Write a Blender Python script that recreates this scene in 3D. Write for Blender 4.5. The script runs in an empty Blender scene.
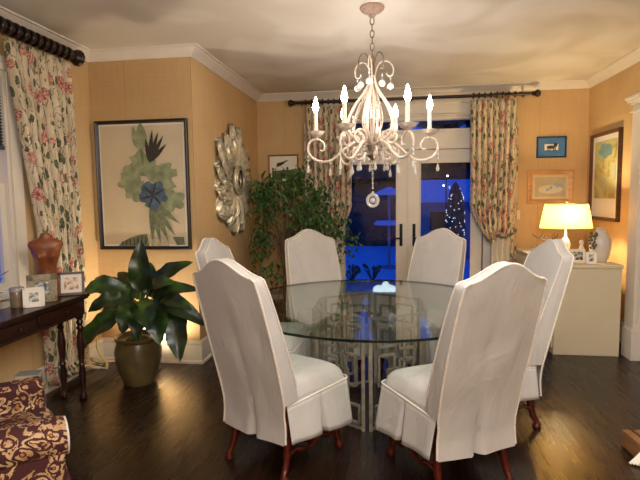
import bpy, bmesh, math, random
from mathutils import Vector, Matrix, noise
random.seed(7)
sc = bpy.context.scene
COL = sc.collection
PI = math.pi
sin, cos = math.sin, math.cos

# ------------------------------------------------------------------ camera
F_PX, YAW, PITCH, ROLL = 497.4, .1455, .0877, -.0129
CAM = Vector((0, 0, 1.5))
_fw = Vector((-sin(YAW)*cos(PITCH), cos(YAW)*cos(PITCH), -sin(PITCH)))
_r0 = Vector((cos(YAW), sin(YAW), 0)); _u0 = _r0.cross(_fw)
_rt = _r0*cos(ROLL) + _u0*sin(ROLL); _up = -_r0*sin(ROLL) + _u0*cos(ROLL)
def at(x, y, axis, v):
    d = _rt*((x-320)/F_PX) - _up*((y-240)/F_PX) + _fw
    return CAM + d*((v-CAM[axis])/d[axis])
cam = bpy.data.cameras.new('camera'); camo = bpy.data.objects.new('camera', cam); COL.objects.link(camo)
m = Matrix((_rt, _up, -_fw)).transposed().to_4x4(); m.translation = CAM; camo.matrix_world = m
cam.sensor_width = 36; cam.lens = F_PX/640*36; cam.clip_start = .02; cam.clip_end = 300
sc.camera = camo

# ------------------------------------------------------------------ materials
def lin(c):
    return tuple(((v/255)/12.92 if v/255 <= .04045 else ((v/255+.055)/1.055)**2.4) for v in c) + (1,)
class NT:
    def __init__(s, name):
        s.m = bpy.data.materials.new(name); s.m.use_nodes = True
        s.t = s.m.node_tree; s.t.nodes.clear()
        s.out = s.t.nodes.new('ShaderNodeOutputMaterial')
    def n(s, typ, **kw):
        nd = s.t.nodes.new(typ)
        for k, v in kw.items():
            if k.startswith('_'): setattr(nd, k[1:], v)
            else:
                key = int(k[1:]) if k[0] == 'i' and k[1:].isdigit() else k.replace('_', ' ')
                if isinstance(v, bpy.types.NodeSocket): s.t.links.new(v, nd.inputs[key])
                else: nd.inputs[key].default_value = v
        return nd
    def surf(s, sock): s.t.links.new(sock, s.out.inputs['Surface']); return s.m
    def math(s, op, a, b=0.0, c=0.0):
        nd = s.t.nodes.new('ShaderNodeMath'); nd.operation = op
        for i, v in enumerate((a, b, c)):
            if isinstance(v, bpy.types.NodeSocket): s.t.links.new(v, nd.inputs[i])
            else: nd.inputs[i].default_value = v
        return nd.outputs[0]
    def mix(s, fac, a, b):
        nd = s.t.nodes.new('ShaderNodeMix'); nd.data_type = 'RGBA'
        for i, v in ((0, fac), (6, a), (7, b)):
            if isinstance(v, bpy.types.NodeSocket): s.t.links.new(v, nd.inputs[i])
            else: nd.inputs[i].default_value = v
        return nd.outputs[2]
    def ramp(s, fac, stops):
        nd = s.t.nodes.new('ShaderNodeValToRGB'); s.t.links.new(fac, nd.inputs[0])
        e = nd.color_ramp.elements
        while len(e) < len(stops): e.new(.5)
        for el, (p, c) in zip(e, stops): el.position = p; el.color = c if len(c) == 4 else lin(c)
        return nd.outputs[0]
    def coord(s, kind='Object'): return s.t.nodes.new('ShaderNodeTexCoord').outputs[kind]
    def mapping(s, vec, scale=(1,1,1), loc=(0,0,0), rot=(0,0,0)):
        nd = s.n('ShaderNodeMapping', Vector=vec, Scale=scale, Location=loc, Rotation=rot); return nd.outputs[0]
    def noise(s, vec, scale, detail=3, rough=.5, dist=0):
        return s.n('ShaderNodeTexNoise', Vector=vec, Scale=scale, Detail=detail, Roughness=rough, Distortion=dist).outputs[0]
    def bsdf(s, col, rough=.6, bump=None, bstr=.2, bdist=.01, **kw):
        b = s.n('ShaderNodeBsdfPrincipled', Roughness=rough, **kw)
        if isinstance(col, bpy.types.NodeSocket): s.t.links.new(col, b.inputs['Base Color'])
        else: b.inputs['Base Color'].default_value = col if len(col) == 4 else lin(col)
        if bump is not None:
            bn = s.n('ShaderNodeBump', Strength=bstr, Distance=bdist, Height=bump)
            s.t.links.new(bn.outputs[0], b.inputs['Normal'])
        return s.surf(b.outputs[0])
def simple(name, col, rough=.5, nscale=0, var=.12, bstr=.15, **kw):
    t = NT(name); v = t.coord()
    c = lin(col) if len(col) == 3 else col
    n = t.noise(v, nscale or 30, 4)
    dark = tuple(x*(1-var) for x in c[:3])+(1,); lite = tuple(min(1, x*(1+var)) for x in c[:3])+(1,)
    return t.bsdf(t.ramp(n, [(.3, dark), (.7, lite)]), rough, n, bstr, .004, **kw)

def wallpaper(name):
    t = NT(name); v = t.coord()
    h = t.noise(t.mapping(v, (90, 90, 4)), 1, 3)          # fine woven threads
    w = t.noise(t.mapping(v, (3, 3, 120)), 1, 3)
    big = t.noise(v, 1.6, 3)
    fac = t.math('ADD', t.math('MULTIPLY', h, .35), t.math('ADD', t.math('MULTIPLY', w, .25), t.math('MULTIPLY', big, .4)))
    c = t.ramp(fac, [(.3, (190, 156, 108)), (.7, (210, 178, 130))])
    # seams between the paper widths
    sx = t.n('ShaderNodeSeparateXYZ', Vector=v)
    p = t.math('ADD', sx.outputs[0], sx.outputs[1])
    fr = t.math('FRACT', t.math('DIVIDE', p, .62))
    seam = t.math('LESS_THAN', fr, .008)
    c = t.mix(t.math('MULTIPLY', seam, .5), c, lin((160, 118, 70)))
    return t.bsdf(c, .75, fac, .12, .003)
def ceiling_mat():
    t = NT('ceiling_plaster'); v = t.coord()
    n = t.noise(t.mapping(v, (1.0, 1.0, 1)), 1.1, 2.5, .45, .8)
    c = t.ramp(n, [(.42, (214, 206, 194)), (.5, (224, 218, 208)), (.62, (236, 232, 226))])
    f = t.noise(v, 60, 4)
    return t.bsdf(c, .55, f, .1, .003)
def floor_mat():
    t = NT('dark_oak_floor'); v = t.coord()
    v2 = t.mapping(v, (1, 1, 1), rot=(0, 0, PI/2))
    br = t.n('ShaderNodeTexBrick', Vector=v2, Scale=1.0, Mortar_Size=.0016, Mortar_Smooth=.1, Bias=0.0, Brick_Width=.95, Row_Height=.062,
             Color1=lin((45, 26, 15)), Color2=lin((28, 15, 9)), Mortar=lin((10, 6, 4)))
    br.offset = .37; br.offset_frequency = 2
    g = t.noise(t.mapping(v, (60, 2.5, 1)), 1, 5, .6)
    c = t.mix(t.math('MULTIPLY', g, .55), br.outputs['Color'], lin((24, 13, 8)))
    rough = t.math('ADD', .22, t.math('MULTIPLY', t.noise(t.mapping(v, (30, 2, 1)), 1, 3), .12))
    hgt = t.math('ADD', t.math('MULTIPLY', br.outputs['Fac'], -1), t.math('MULTIPLY', g, .25))
    b = t.n('ShaderNodeBsdfPrincipled', Roughness=rough, Base_Color=c)
    bn = t.n('ShaderNodeBump', Strength=.35, Distance=.003, Height=hgt)
    t.t.links.new(bn.outputs[0], b.inputs['Normal'])
    return t.surf(b.outputs[0])
def floral(name, scale=6.0, base=(216, 202, 174), base2=(196, 180, 150)):
    """cream chintz with rose blossoms and green leaves"""
    t = NT(name); v = t.coord('UV')
    wob = t.n('ShaderNodeTexNoise', Vector=v, Scale=scale*2.2, Detail=3)
    wv = t.n('ShaderNodeVectorMath', _operation='SCALE', i0=wob.outputs['Color']); wv.inputs[3].default_value = .055
    vv = t.n('ShaderNodeVectorMath', _operation='ADD', i0=v, i1=wv.outputs[0]).outputs[0]
    c = t.ramp(t.noise(v, 9, 3), [(.35, base2), (.65, base)])
    # trailing stems
    st = t.noise(t.mapping(vv, (1.6, .55, 1)), scale*1.3, 2, .4, 1.2)
    stm = t.math('LESS_THAN', t.math('ABSOLUTE', t.math('SUBTRACT', st, .5)), .02)
    c = t.mix(t.math('MULTIPLY', stm, .85), c, lin((96, 84, 54)))
    # leaves
    lf = t.n('ShaderNodeTexVoronoi', Vector=t.mapping(vv, (1.25, .7, 1), loc=(.3, .1, 0), rot=(0, 0, .5)), Scale=scale*2.1, Randomness=1)
    lm = t.math('LESS_THAN', lf.outputs['Distance'], .36)
    pick = t.math('GREATER_THAN', t.n('ShaderNodeSeparateColor', Color=lf.outputs['Color']).outputs[0], .12)
    c = t.mix(t.math('MULTIPLY', lm, pick), c, t.ramp(t.noise(v, 60, 2), [(.35, (44, 56, 38)), (.65, (104, 112, 78))]))
    # blossoms: petals by colour rings
    fl = t.n('ShaderNodeTexVoronoi', Vector=vv, Scale=scale*1.05, Randomness=.85)
    d = fl.outputs['Distance']
    sp = t.n('ShaderNodeSeparateColor', Color=fl.outputs['Color'])
    pick = t.math('GREATER_THAN', sp.outputs[1], .3)
    fm = t.math('MULTIPLY', t.math('LESS_THAN', d, .36), pick)
    pet = t.ramp(t.noise(vv, 75, 3), [(.35, (132, 60, 54)), (.5, (190, 128, 112)), (.68, (224, 196, 172))])
    c = t.mix(fm, c, pet)
    cen = t.math('MULTIPLY', t.math('LESS_THAN', d, .13), pick)
    c = t.mix(t.math('MULTIPLY', cen, .8), c, lin((128, 40, 44)))
    return t.bsdf(c, .8, t.noise(v, 300, 2), .1, .002, Sheen_Weight=.2)
def paisley():
    t = NT('paisley_upholstery'); v = t.coord()
    w = t.n('ShaderNodeTexNoise', Vector=v, Scale=7.0, Detail=2)
    wv = t.n('ShaderNodeVectorMath', _operation='SCALE', i0=w.outputs['Color']); wv.inputs[3].default_value = .16
    vv = t.n('ShaderNodeVectorMath', _operation='ADD', i0=v, i1=wv.outputs[0]).outputs[0]
    vo = t.n('ShaderNodeTexVoronoi', Vector=vv, Scale=12, Randomness=.95)
    d = vo.outputs['Distance']
    rings = t.math('SINE', t.math('ADD', t.math('MULTIPLY', d, 24), 1.0))
    body = t.math('LESS_THAN', d, .7)
    band = t.math('GREATER_THAN', rings, -.15)
    fine = t.math('GREATER_THAN', t.noise(vv, 60, 3), .47)
    mk = t.math('MULTIPLY', t.math('MULTIPLY', body, band), fine)
    cream = t.ramp(t.noise(v, 9, 2), [(.35, (140, 98, 58)), (.6, (196, 160, 118))])
    c = t.mix(mk, lin((62, 17, 17)), cream)
    core = t.math('MULTIPLY', t.math('LESS_THAN', d, .17), t.math('GREATER_THAN', t.noise(vv, 50, 1), .5))
    c = t.mix(core, c, lin((176, 110, 52)))
    return t.bsdf(c, .8, t.noise(v, 250, 2), .15, .003)
def linen(name, col=(188, 183, 177)):
    t = NT(name); v = t.coord()
    fold = t.noise(t.mapping(v, (5, 5, 2.2)), 1, 4, .55, .6)
    weave = t.noise(v, 260, 2)
    c = t.ramp(fold, [(.3, tuple(int(x*.95) for x in col)), (.7, col)])
    hgt = t.math('ADD', t.math('MULTIPLY', fold, 1.0), t.math('MULTIPLY', weave, .03))
    return t.bsdf(c, .82, hgt, .55, .035, Sheen_Weight=.15)
def thin_glass(name, tint=(1, 1, 1, 1), base=.04, rough=0.0):
    t = NT(name)
    f = t.n('ShaderNodeLayerWeight', Blend=.5).outputs['Facing']
    fac = t.math('ADD', base, t.math('MULTIPLY', t.math('POWER', f, 5), 1-base))
    tr = t.n('ShaderNodeBsdfTransparent', Color=tint); gl = t.n('ShaderNodeBsdfGlossy', Roughness=rough)
    mx = t.n('ShaderNodeMixShader', i0=fac, i1=tr.outputs[0], i2=gl.outputs[0])
    return t.surf(mx.outputs[0])
def crystal_mat():
    t = NT('cut_crystal')
    f = t.n('ShaderNodeLayerWeight', Blend=.45).outputs['Facing']
    tr = t.n('ShaderNodeBsdfTransparent', Color=(.95, .96, .97, 1)); gl = t.n('ShaderNodeBsdfPrincipled', Base_Color=(.95, .93, .9, 1), Metallic=.25, Roughness=.08)
    mx = t.n('ShaderNodeMixShader', i0=t.math('ADD', .4, t.math('MULTIPLY', f, .6)), i1=tr.outputs[0], i2=gl.outputs[0])
    return t.surf(mx.outputs[0])
def emit(name, col, s):
    t = NT(name); e = t.n('ShaderNodeEmission', Color=col if len(col) == 4 else lin(col), Strength=s); return t.surf(e.outputs[0])
def wood(name, c1, c2, rough=.35, sc_=(4, 4, 40)):
    t = NT(name); v = t.coord()
    g = t.noise(t.mapping(v, sc_), 1, 4, .6, .4)
    return t.bsdf(t.ramp(g, [(.3, c1), (.7, c2)]), rough, g, .1, .003)

M = {}
M['wall'] = wallpaper('ochre_grasscloth'); M['ceil'] = ceiling_mat(); M['floor'] = floor_mat()
M['trim'] = simple('white_trim_paint', (222, 214, 200), .38, 8, .03, .03)
M['crownp'] = simple('crown_paint', (224, 216, 206), .45, 8, .04, .04)
M['floral'] = floral('floral_chintz', 6.5); M['paisley'] = paisley()
M['linen'] = linen('white_linen_cover'); M['piping'] = simple('cover_piping', (214, 204, 192), .8, 90)
M['mahog'] = wood('red_mahogany', (54, 14, 8), (88, 26, 14), .25)
M['darkwood'] = wood('dark_walnut', (28, 11, 7), (50, 20, 12), .3)
M['rod'] = wood('ebonised_rod', (20, 10, 8), (40, 20, 15), .3)
M['pane'] = thin_glass('window_glass', (.96, .97, .98, 1), .02)
M['tglass'] = thin_glass('table_glass', (.93, .975, .95, 1), .05)
M['tedge'] = simple('glass_edge', (12, 24, 20), .15, 20)
M['silver'] = simple('silvered_iron', (150, 142, 126), .38, 25, .25, .1, Metallic=.45)
M['sun'] = simple('silver_leaf', (200, 190, 164), .35, 14, .35, .3, Metallic=.4)
M['mirror'] = simple('mirror_silver', (220, 220, 220), .03, 5, .02, 0, Metallic=1.0)
M['chand'] = simple('antique_white_iron', (206, 190, 174), .45, 50, .18, .15)
M['chandb'] = simple('aged_bronze_chain', (120, 104, 88), .4, 60, .3, .2, Metallic=.4)
M['crystal'] = crystal_mat()
M['candle'] = simple('candle_sleeve', (240, 228, 200), .5)
M['bulb'] = emit('lit_bulb', (1, .89, .76, 1), 140)
t = NT('glossy_leaf'); v = t.coord(); n_ = t.noise(v, 5, 2)
M['leaf'] = t.bsdf(t.ramp(n_, [(.38, (20, 34, 14)), (.52, (34, 56, 22)), (.66, (66, 98, 34))]), .3, t.noise(v, 30, 2), .1, .004)
M['leafm'] = simple('ficus_leaf', (62, 94, 46), .4, 20, .5, .1)
M['stem'] = simple('plant_stem', (92, 112, 58), .5)
M['bark'] = simple('ficus_bark', (110, 88, 66), .8, 40, .3, .4)
M['soil'] = simple('potting_soil', (40, 28, 20), .95, 80, .4, .6)
M['pot'] = simple('olive_glazed_pot', (96, 82, 50), .28, 10, .3, .1)
M['basket'] = simple('woven_basket', (120, 78, 42), .8, 120, .4, .6)
M['black'] = simple('black_frame', (24, 18, 16), .35)
M['paper'] = simple('aged_art_paper', (206, 190, 160), .7, 4, .06)
M['white'] = simple('white_mat_board', (232, 226, 214), .7, 10, .03)
M['gold'] = simple('gilt_frame', (170, 128, 70), .4, 40, .25, .2, Metallic=.4)
M['tanframe'] = wood('tan_frame', (176, 128, 74), (214, 170, 112), .4)
M['brownframe'] = wood('brown_frame', (58, 32, 18), (92, 54, 30), .35)
M['blue'] = simple('blue_mat', (62, 112, 168), .6, 10, .06)
M['bluedark'] = simple('blue_frame', (30, 66, 96), .4, 10, .1)
M['terra'] = simple('carved_torso_wood', (128, 70, 34), .38, 9, .3, .1)
M['stone'] = simple('speckled_stone', (150, 138, 112), .7, 90, .35, .2)
M['credenza'] = simple('cream_lacquer', (214, 202, 172), .5, 3, .03, .02)
M['shade'] = None
M['ceramic'] = simple('white_ceramic', (208, 200, 190), .3, 20, .05, .02)
M['figure'] = simple('grey_green_decoration', (84, 88, 70), .6, 60, .4, .2)
M['plate'] = simple('switch_plate', (232, 218, 186), .4)
M['handle'] = simple('black_handle', (22, 20, 20), .3, 20, .1, .02, Metallic=.6)
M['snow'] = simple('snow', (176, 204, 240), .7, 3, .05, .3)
M['siding'] = simple('grey_siding', (130, 140, 158), .8, 5, .1)
M['conifer'] = simple('dark_conifer', (44, 62, 62), .9, 8, .4)
M['book1'] = simple('pale_book', (140, 146, 142), .6); M['book2'] = simple('blue_book', (72, 96, 106), .6); M['book3'] = simple('cream_book', (150, 144, 128), .6)

# lamp shade: translucent cloth
t = NT('lamp_shade_cloth')
d1 = t.n('ShaderNodeBsdfDiffuse', Color=lin((250, 222, 150))); d2 = t.n('ShaderNodeBsdfTranslucent', Color=lin((255, 204, 96)))
M['shade'] = t.surf(t.n('ShaderNodeMixShader', i0=.6, i1=d1.outputs[0], i2=d2.outputs[0]).outputs[0])

# ------------------------------------------------------------------ mesh helpers
class MB:
    def __init__(s): s.v = []; s.f = []; s.uv = {}; s.fm = []; s.mi = 0
    def add(s, vs, fs):
        b = len(s.v); s.v += [Vector(p) for p in vs]
        for f in fs: s.f.append([b+i for i in f]); s.fm.append(s.mi)
        return s
    def box(s, lo, hi):
        x0, y0, z0 = lo; x1, y1, z1 = hi
        return s.add([(x0,y0,z0),(x1,y0,z0),(x1,y1,z0),(x0,y1,z0),(x0,y0,z1),(x1,y0,z1),(x1,y1,z1),(x0,y1,z1)],
                     [(0,3,2,1),(4,5,6,7),(0,1,5,4),(1,2,6,5),(2,3,7,6),(3,0,4,7)])
    def prism(s, poly, ext):            # poly: 3D points, ext: vector
        n = len(poly); e = Vector(ext); a = [Vector(p) for p in poly]
        return s.add(a+[p+e for p in a], [list(range(n))[::-1], list(range(n, 2*n))]+[(i, (i+1) % n, n+(i+1) % n, n+i) for i in range(n)])
    def lathe(s, prof, c=(0,0,0), n=24, mod=None, cap=True):
        vs = []; fs = []; k = len(prof)
        for i in range(n):
            a = 2*PI*i/n
            for j, (r, z) in enumerate(prof):
                rr = r*(mod(a, z) if mod else 1); vs.append((c[0]+rr*cos(a), c[1]+rr*sin(a), c[2]+z))
        for i in range(n):
            for j in range(k-1):
                fs.append((i*k+j, ((i+1) % n)*k+j, ((i+1) % n)*k+j+1, i*k+j+1))
        if cap: fs.append([i*k for i in range(n)][::-1]); fs.append([i*k+k-1 for i in range(n)])
        return s.add(vs, fs)
    def tube(s, pts, r, n=8, closed=False, cap=True, flat=1.0):
        P = [Vector(p) for p in pts]; L = len(P); R_ = r if isinstance(r, (list, tuple)) else [r]*L
        vs = []; fs = []; ref = None
        for i in range(L):
            if closed: d = P[(i+1) % L]-P[i-1]
            else: d = P[min(i+1, L-1)]-P[max(i-1, 0)]
            if d.length < 1e-9: d = Vector((0, 0, 1))
            d.normalize()
            if ref is None:
                ref = d.orthogonal() if abs(d.z) > .9 else Vector((0, 0, 1))
            ref = (ref-d*ref.dot(d))
            if ref.length < 1e-6: ref = d.orthogonal()
            ref.normalize(); b = d.cross(ref)
            for k in range(n):
                a = 2*PI*k/n; vs.append(P[i]+(ref*cos(a)+b*sin(a)*flat)*R_[i])
        for i in range(L if closed else L-1):
            for k in range(n):
                i2 = (i+1) % L
                fs.append((i*n+k, i*n+(k+1) % n, i2*n+(k+1) % n, i2*n+k))
        if cap and not closed: fs.append(list(range(n))[::-1]); fs.append([(L-1)*n+k for k in range(n)])
        return s.add(vs, fs)
    def ball(s, c, r, n=12, m_=8, sc_=(1,1,1)):
        prof = [(r*sin(PI*j/m_)*1.0, -r*cos(PI*j/m_)) for j in range(m_+1)]
        vs = []; fs = []
        b = MB(); b.lathe([(max(p, 1e-4), z) for p, z in prof], n=n, cap=False)
        return s.add([(c[0]+v.x*sc_[0], c[1]+v.y*sc_[1], c[2]+v.z*sc_[2]) for v in b.v], b.f)
    def grid(s, fn, nu, nv, wrap=False, uvf=None):
        b = len(s.v)
        for i in range(nu):
            for j in range(nv): s.v.append(Vector(fn(i, j)))
        for i in range(nu if wrap else nu-1):
            for j in range(nv-1):
                q = [b+i*nv+j, b+((i+1) % nu)*nv+j, b+((i+1) % nu)*nv+j+1, b+i*nv+j+1]
                s.f.append(q); s.fm.append(s.mi)
                if uvf: s.uv[len(s.f)-1] = [uvf(i, j), uvf(i+1, j), uvf(i+1, j+1), uvf(i, j+1)]
        return s
    def xf(s, mt):
        s.v = [mt @ v for v in s.v]; return s
    def build(s, name, mat, parent=None, smooth=True, bevel=0, subd=0, angle=40):
        me = bpy.data.meshes.new(name); me.from_pydata([tuple(v) for v in s.v], [], s.f); me.update()
        for mm in (mat if isinstance(mat, (list, tuple)) else [mat]): me.materials.append(mm)
        for p, k in zip(me.polygons, s.fm): p.material_index = k
        if s.uv:
            ul = me.uv_layers.new(name='UVMap')
            for fi, uvs in s.uv.items():
                for li, u in zip(me.polygons[fi].loop_indices, uvs): ul.data[li].uv = u
        bm = bmesh.new(); bm.from_mesh(me)
        if not s.uv: bmesh.ops.remove_doubles(bm, verts=bm.verts, dist=1e-5)
        bmesh.ops.recalc_face_normals(bm, faces=bm.faces); bm.to_mesh(me); bm.free()
        o = bpy.data.objects.new(name, me); COL.objects.link(o)
        if smooth:
            for p in me.polygons: p.use_smooth = True
            try: me.set_sharp_from_angle(angle=math.radians(angle))
            except Exception: pass
        if bevel:
            md = o.modifiers.new('bevel', 'BEVEL'); md.width = bevel; md.segments = 2; md.limit_method = 'ANGLE'
        if subd:
            md = o.modifiers.new('sub', 'SUBSURF'); md.levels = subd; md.render_levels = subd
        if parent: o.parent = parent
        return o
def tag(o, label, cat, group=None, kind=None):
    o['label'] = label; o['category'] = cat
    if group: o['group'] = group
    if kind: o['kind'] = kind
    return o
def thing(name, label, cat, loc=(0,0,0), rz=0, group=None):
    o = bpy.data.objects.new(name, None); COL.objects.link(o); o.location = loc; o.rotation_euler = (0, 0, rz)
    o.empty_display_size = .1
    return tag(o, label, cat, group)
def struct(o):
    o['kind'] = 'structure'; return o
def copy_tree(o, parent=None):
    c = o.copy(); COL.objects.link(c)
    if parent: c.parent = parent
    for ch in list(o.children): copy_tree(ch, c)
    return c
def lerp(a, b, t_): return a+(b-a)*t_
def smooth_path(ctrl, n=8):
    P = [Vector(p) for p in ctrl]; out = []
    for i in range(len(P)-1):
        p0 = P[max(i-1, 0)]; p1 = P[i]; p2 = P[i+1]; p3 = P[min(i+2, len(P)-1)]
        for k in range(n):
            t_ = k/n
            out.append(.5*((2*p1)+(p2-p0)*t_+(2*p0-5*p1+4*p2-p3)*t_*t_+(3*p1-p0-3*p2+p3)*t_**3))
    out.append(P[-1]); return out

# ------------------------------------------------------------------ room
XL, XM, XR = -2.69, -1.727, 2.28
YP, YF, YB = 4.213, 6.33, -2.2
HC = 2.795
T = .12
struct(MB().box((XL-.4, YB-.2, -.1), (XR+.4, YF+.1, 0)).build('floor', M['floor'], smooth=False))
struct(MB().box((XL-.4, YB-.2, HC), (XR+.4, YF+.3, HC+.1)).build('ceiling', M['ceil'], smooth=False))
# left wall with window opening (opening Y 1.75..3.12, z .75..2.35)
WY0, WY1, WZ0, WZ1 = 1.75, 3.22, .84, 2.4
b = MB(); x0, x1 = XL-T, XL
b.box((x0, YB, 0), (x1, WY0, HC)); b.box((x0, WY1, 0), (x1, YP+T, HC)); b.box((x0, WY0, 0), (x1, WY1, WZ0)); b.box((x0, WY0, WZ1), (x1, WY1, HC))
struct(b.build('wall_left', M['wall'], smooth=False))
struct(MB().box((XL, YP, 0), (XM-.0, YP+T, HC)).build('wall_alcove', M['wall'], smooth=False))
struct(MB().box((XM-T, YP+T, 0), (XM, YF+T, HC)).build('wall_side', M['wall'], smooth=False))
# far wall with the door opening
DX0, DX1, DZ1 = -.75, 1.10, 2.46
b = MB(); b.box((XM, YF, 0), (DX0, YF+T, HC)); b.box((DX1, YF, 0), (XR+T, YF+T, HC)); b.box((DX0, YF, DZ1), (DX1, YF+T, HC))
struct(b.build('wall_far', M['wall'], smooth=False))
struct(MB().box((XR, YB, 0), (XR+T, YF, HC)).build('wall_right', M['wall'], smooth=False))
struct(MB().box((XL-T, YB-T, 0), (XR+T, YB, HC)).build('wall_back', M['wall'], smooth=False))

# crown mouldings: profile (out from wall, down from ceiling)
CR = [(0, -.08), (.012, -.08), (.016, -.07), (.03, -.058), (.055, -.034), (.075, -.022), (.08, -.014), (.098, -.012), (.1, 0), (0, 0)]
def sweep(name, pts, prof, z, mat, side=1):
    """prof swept along a plan polyline with mitred corners; side=+1: room on the right of travel"""
    P = [Vector((p[0], p[1])) for p in pts]; n = len(P); rows = []
    for i in range(n):
        def nrm(a, b_):
            d = (b_-a).normalized(); return Vector((d.y, -d.x))*side
        if i == 0: o = nrm(P[0], P[1]); k = 1
        elif i == n-1: o = nrm(P[-2], P[-1]); k = 1
        else:
            a, c = nrm(P[i-1], P[i]), nrm(P[i], P[i+1]); o = (a+c).normalized(); k = 1/max(.2, o.dot(a))
        rows.append([(P[i].x+o.x*q[0]*k, P[i].y+o.y*q[0]*k, z+q[1]) for q in prof])
    b = MB(); m_ = len(prof)
    b.add([v for r in rows for v in r], [(i*m_+j, (i+1)*m_+j, (i+1)*m_+(j+1) % m_, i*m_+(j+1) % m_) for i in range(n-1) for j in range(m_)]+[list(range(m_)), [(n-1)*m_+j for j in range(m_)]])
    return b.build(name, mat, smooth=True, angle=30)
struct(sweep('trim_1', [(XL, YB), (XL, YP), (XM, YP), (XM, YF), (XR, YF), (XR, YB)], CR, HC, M['crownp']))
BBP = [(0, 0), (.032, 0), (.032, .02), (.026, .028), (.02, .032), (.02, .15), (.014, .165), (.02, .178), (.016, .2), (.006, .21), (0, .21)]
struct(sweep('baseboard_left', [(XL, YB), (XL, YP), (XM, YP), (XM, YF), (DX0-.1, YF)], BBP, 0, M['trim']))
struct(sweep('baseboard_right', [(DX1+.1, YF), (XR, YF), (XR, 4.9)], BBP, 0, M['trim']))

# ---- French doors
def frame_rect(b, x0, x1, z0, z1, y0, y1, w):   # rectangular ring
    wl, wr, wb, wt = w
    b.box((x0, y0, z0), (x0+wl, y1, z1)); b.box((x1-wr, y0, z0), (x1, y1, z1))
    b.box((x0+wl, y0, z0), (x1-wr, y1, z0+wb)); b.box((x0+wl, y0, z1-wt), (x1-wr, y1, z1))
b = MB()
b.box((DX0-.1, YF-.025, 0), (DX0, YF, DZ1+.02)); b.box((DX1, YF-.025, 0), (DX1+.1, YF, DZ1+.02))
b.box((DX0-.1, YF-.03, DZ1+.02), (DX1+.1, YF, 2.72)); b.box((DX0-.12, YF-.05, 2.6), (DX1+.12, YF, 2.63)); b.box((DX0-.11, YF-.045, 2.455), (DX1+.11, YF, 2.475))
struct(b.build('trim_2', M['trim'], bevel=.003))
# transom bar between transom and doors (a stepped head with a shade box)
b = MB(); b.box((DX0, YF+.0, 2.06), (DX1, YF+.09, 2.30)); b.box((DX0, YF-.02, 2.06), (DX1, YF, 2.085)); b.box((DX0, YF-.015, 2.27), (DX1, YF, 2.30))
b.box((DX0, YF, 2.42), (DX1, YF+.09, DZ1)); b.box((DX0, YF, 0), (DX1, YF+.1, .02))
struct(b.build('trim_3', M['trim'], bevel=.003))
w2 = MB(); frame_rect(w2, DX0, DX1, 2.30, 2.42, YF+.03, YF+.07, (.03, .03, .008, .008)); w2 = struct(w2.build('window_2', M['trim']))
MB().box((DX0+.03, YF+.045, 2.308), (DX1-.03, YF+.05, 2.412)).build('pane', M['pane'], w2, smooth=False)
def door(name, x0, x1, px0, px1, hx):
    b = MB(); z0, z1 = .02, 2.055; y0, y1 = YF+.02, YF+.065
    pz0, pz1 = .25, 1.905
    b.box((x0, y0, z0), (px0, y1, z1)); b.box((px1, y0, z0), (x1, y1, z1)); b.box((px0, y0, z0), (px1, y1, pz0)); b.box((px0, y0, pz1), (px1, y1, z1))
    # glazing beads
    for a in ((px0, px0+.014), (px1-.014, px1)): b.box((a[0], y0-.006, pz0), (a[1], y0, pz1))
    b.box((px0, y0-.006, pz0), (px1, y0, pz0+.014)); b.box((px0, y0-.006, pz1-.014), (px1, y0, pz1))
    d = struct(b.build(name, M['trim'], bevel=.002))
    MB().box((px0, YF+.04, pz0), (px1, YF+.046, pz1)).build('pane', M['pane'], d, smooth=False)
    h = MB(); h.box((hx-.019, y0-.012, .86), (hx+.019, y0-.001, 1.14))
    s_ = 1 if hx > .2 else -1
    h.build('lock_plate', M['handle'], d, bevel=.004)
    h = MB(); h.tube([(hx, y0-.01, .96), (hx, y0-.055, .96)], .009); h.tube([(hx, y0-.05, .96), (hx+s_*.11, y0-.05, .958)], [.011, .008])
    h.build('door_handle', M['handle'], d)
    return d
door('door_1', DX0+.01, .188, -.615, .055, .105)
door('door_2', .192, DX1-.01, .335, .965, .266)
struct(MB().box((.178, YF+.012, .02), (.202, YF+.022, 2.055)).build('trim_4', M['trim'], bevel=.004))
# hinge-like latch low on the stile
MB().box((.06, YF+.012, .16), (.085, YF+.02, .235)).build('floor_latch', M['stone'], bpy.data.objects['door_1'])

# ---- left window
win = MB(); xw = XL-.03
def yring(b, y0, y1, z0, z1, xa, xb, w):
    b.box((xa, y0, z0), (xb, y0+w, z1)); b.box((xa, y1-w, z0), (xb, y1, z1)); b.box((xa, y0+w, z0), (xb, y1-w, z0+w)); b.box((xa, y0+w, z1-w), (xb, y1-w, z1))
yring(win, WY0, WY1, WZ0, WZ1, XL-.1, XL-.0, .03)
win = struct(win.build('window_1', M['trim']))
s_ = MB(); yring(s_, WY0+.03, WY1-.03, WZ0+.03, 1.62, XL-.07, XL-.035, .05); s_.build('lower_sash', M['trim'], win)
s_ = MB(); yring(s_, WY0+.03, WY1-.03, 1.58, WZ1-.03, XL-.1, XL-.072, .05); s_.build('upper_sash', M['trim'], win)
MB().box((XL-.055, WY0+.08, WZ0+.08), (XL-.05, WY1-.08, 1.57)).build('pane', M['pane'], win, smooth=False)
MB().box((XL-.089, WY0+.08, 1.63), (XL-.084, WY1-.08, WZ1-.08)).build('pane', M['pane'], win, smooth=False)
b = MB(); yring(b, WY0-.1, WY1+.10, WZ0-.1, WZ1+.1, XL, XL+.015, .10); b.box((XL, WY0-.12, WZ0-.02), (XL+.06, WY1+.04, WZ0+.015))
struct(b.build('trim_5', M['trim'], bevel=.004))
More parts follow.
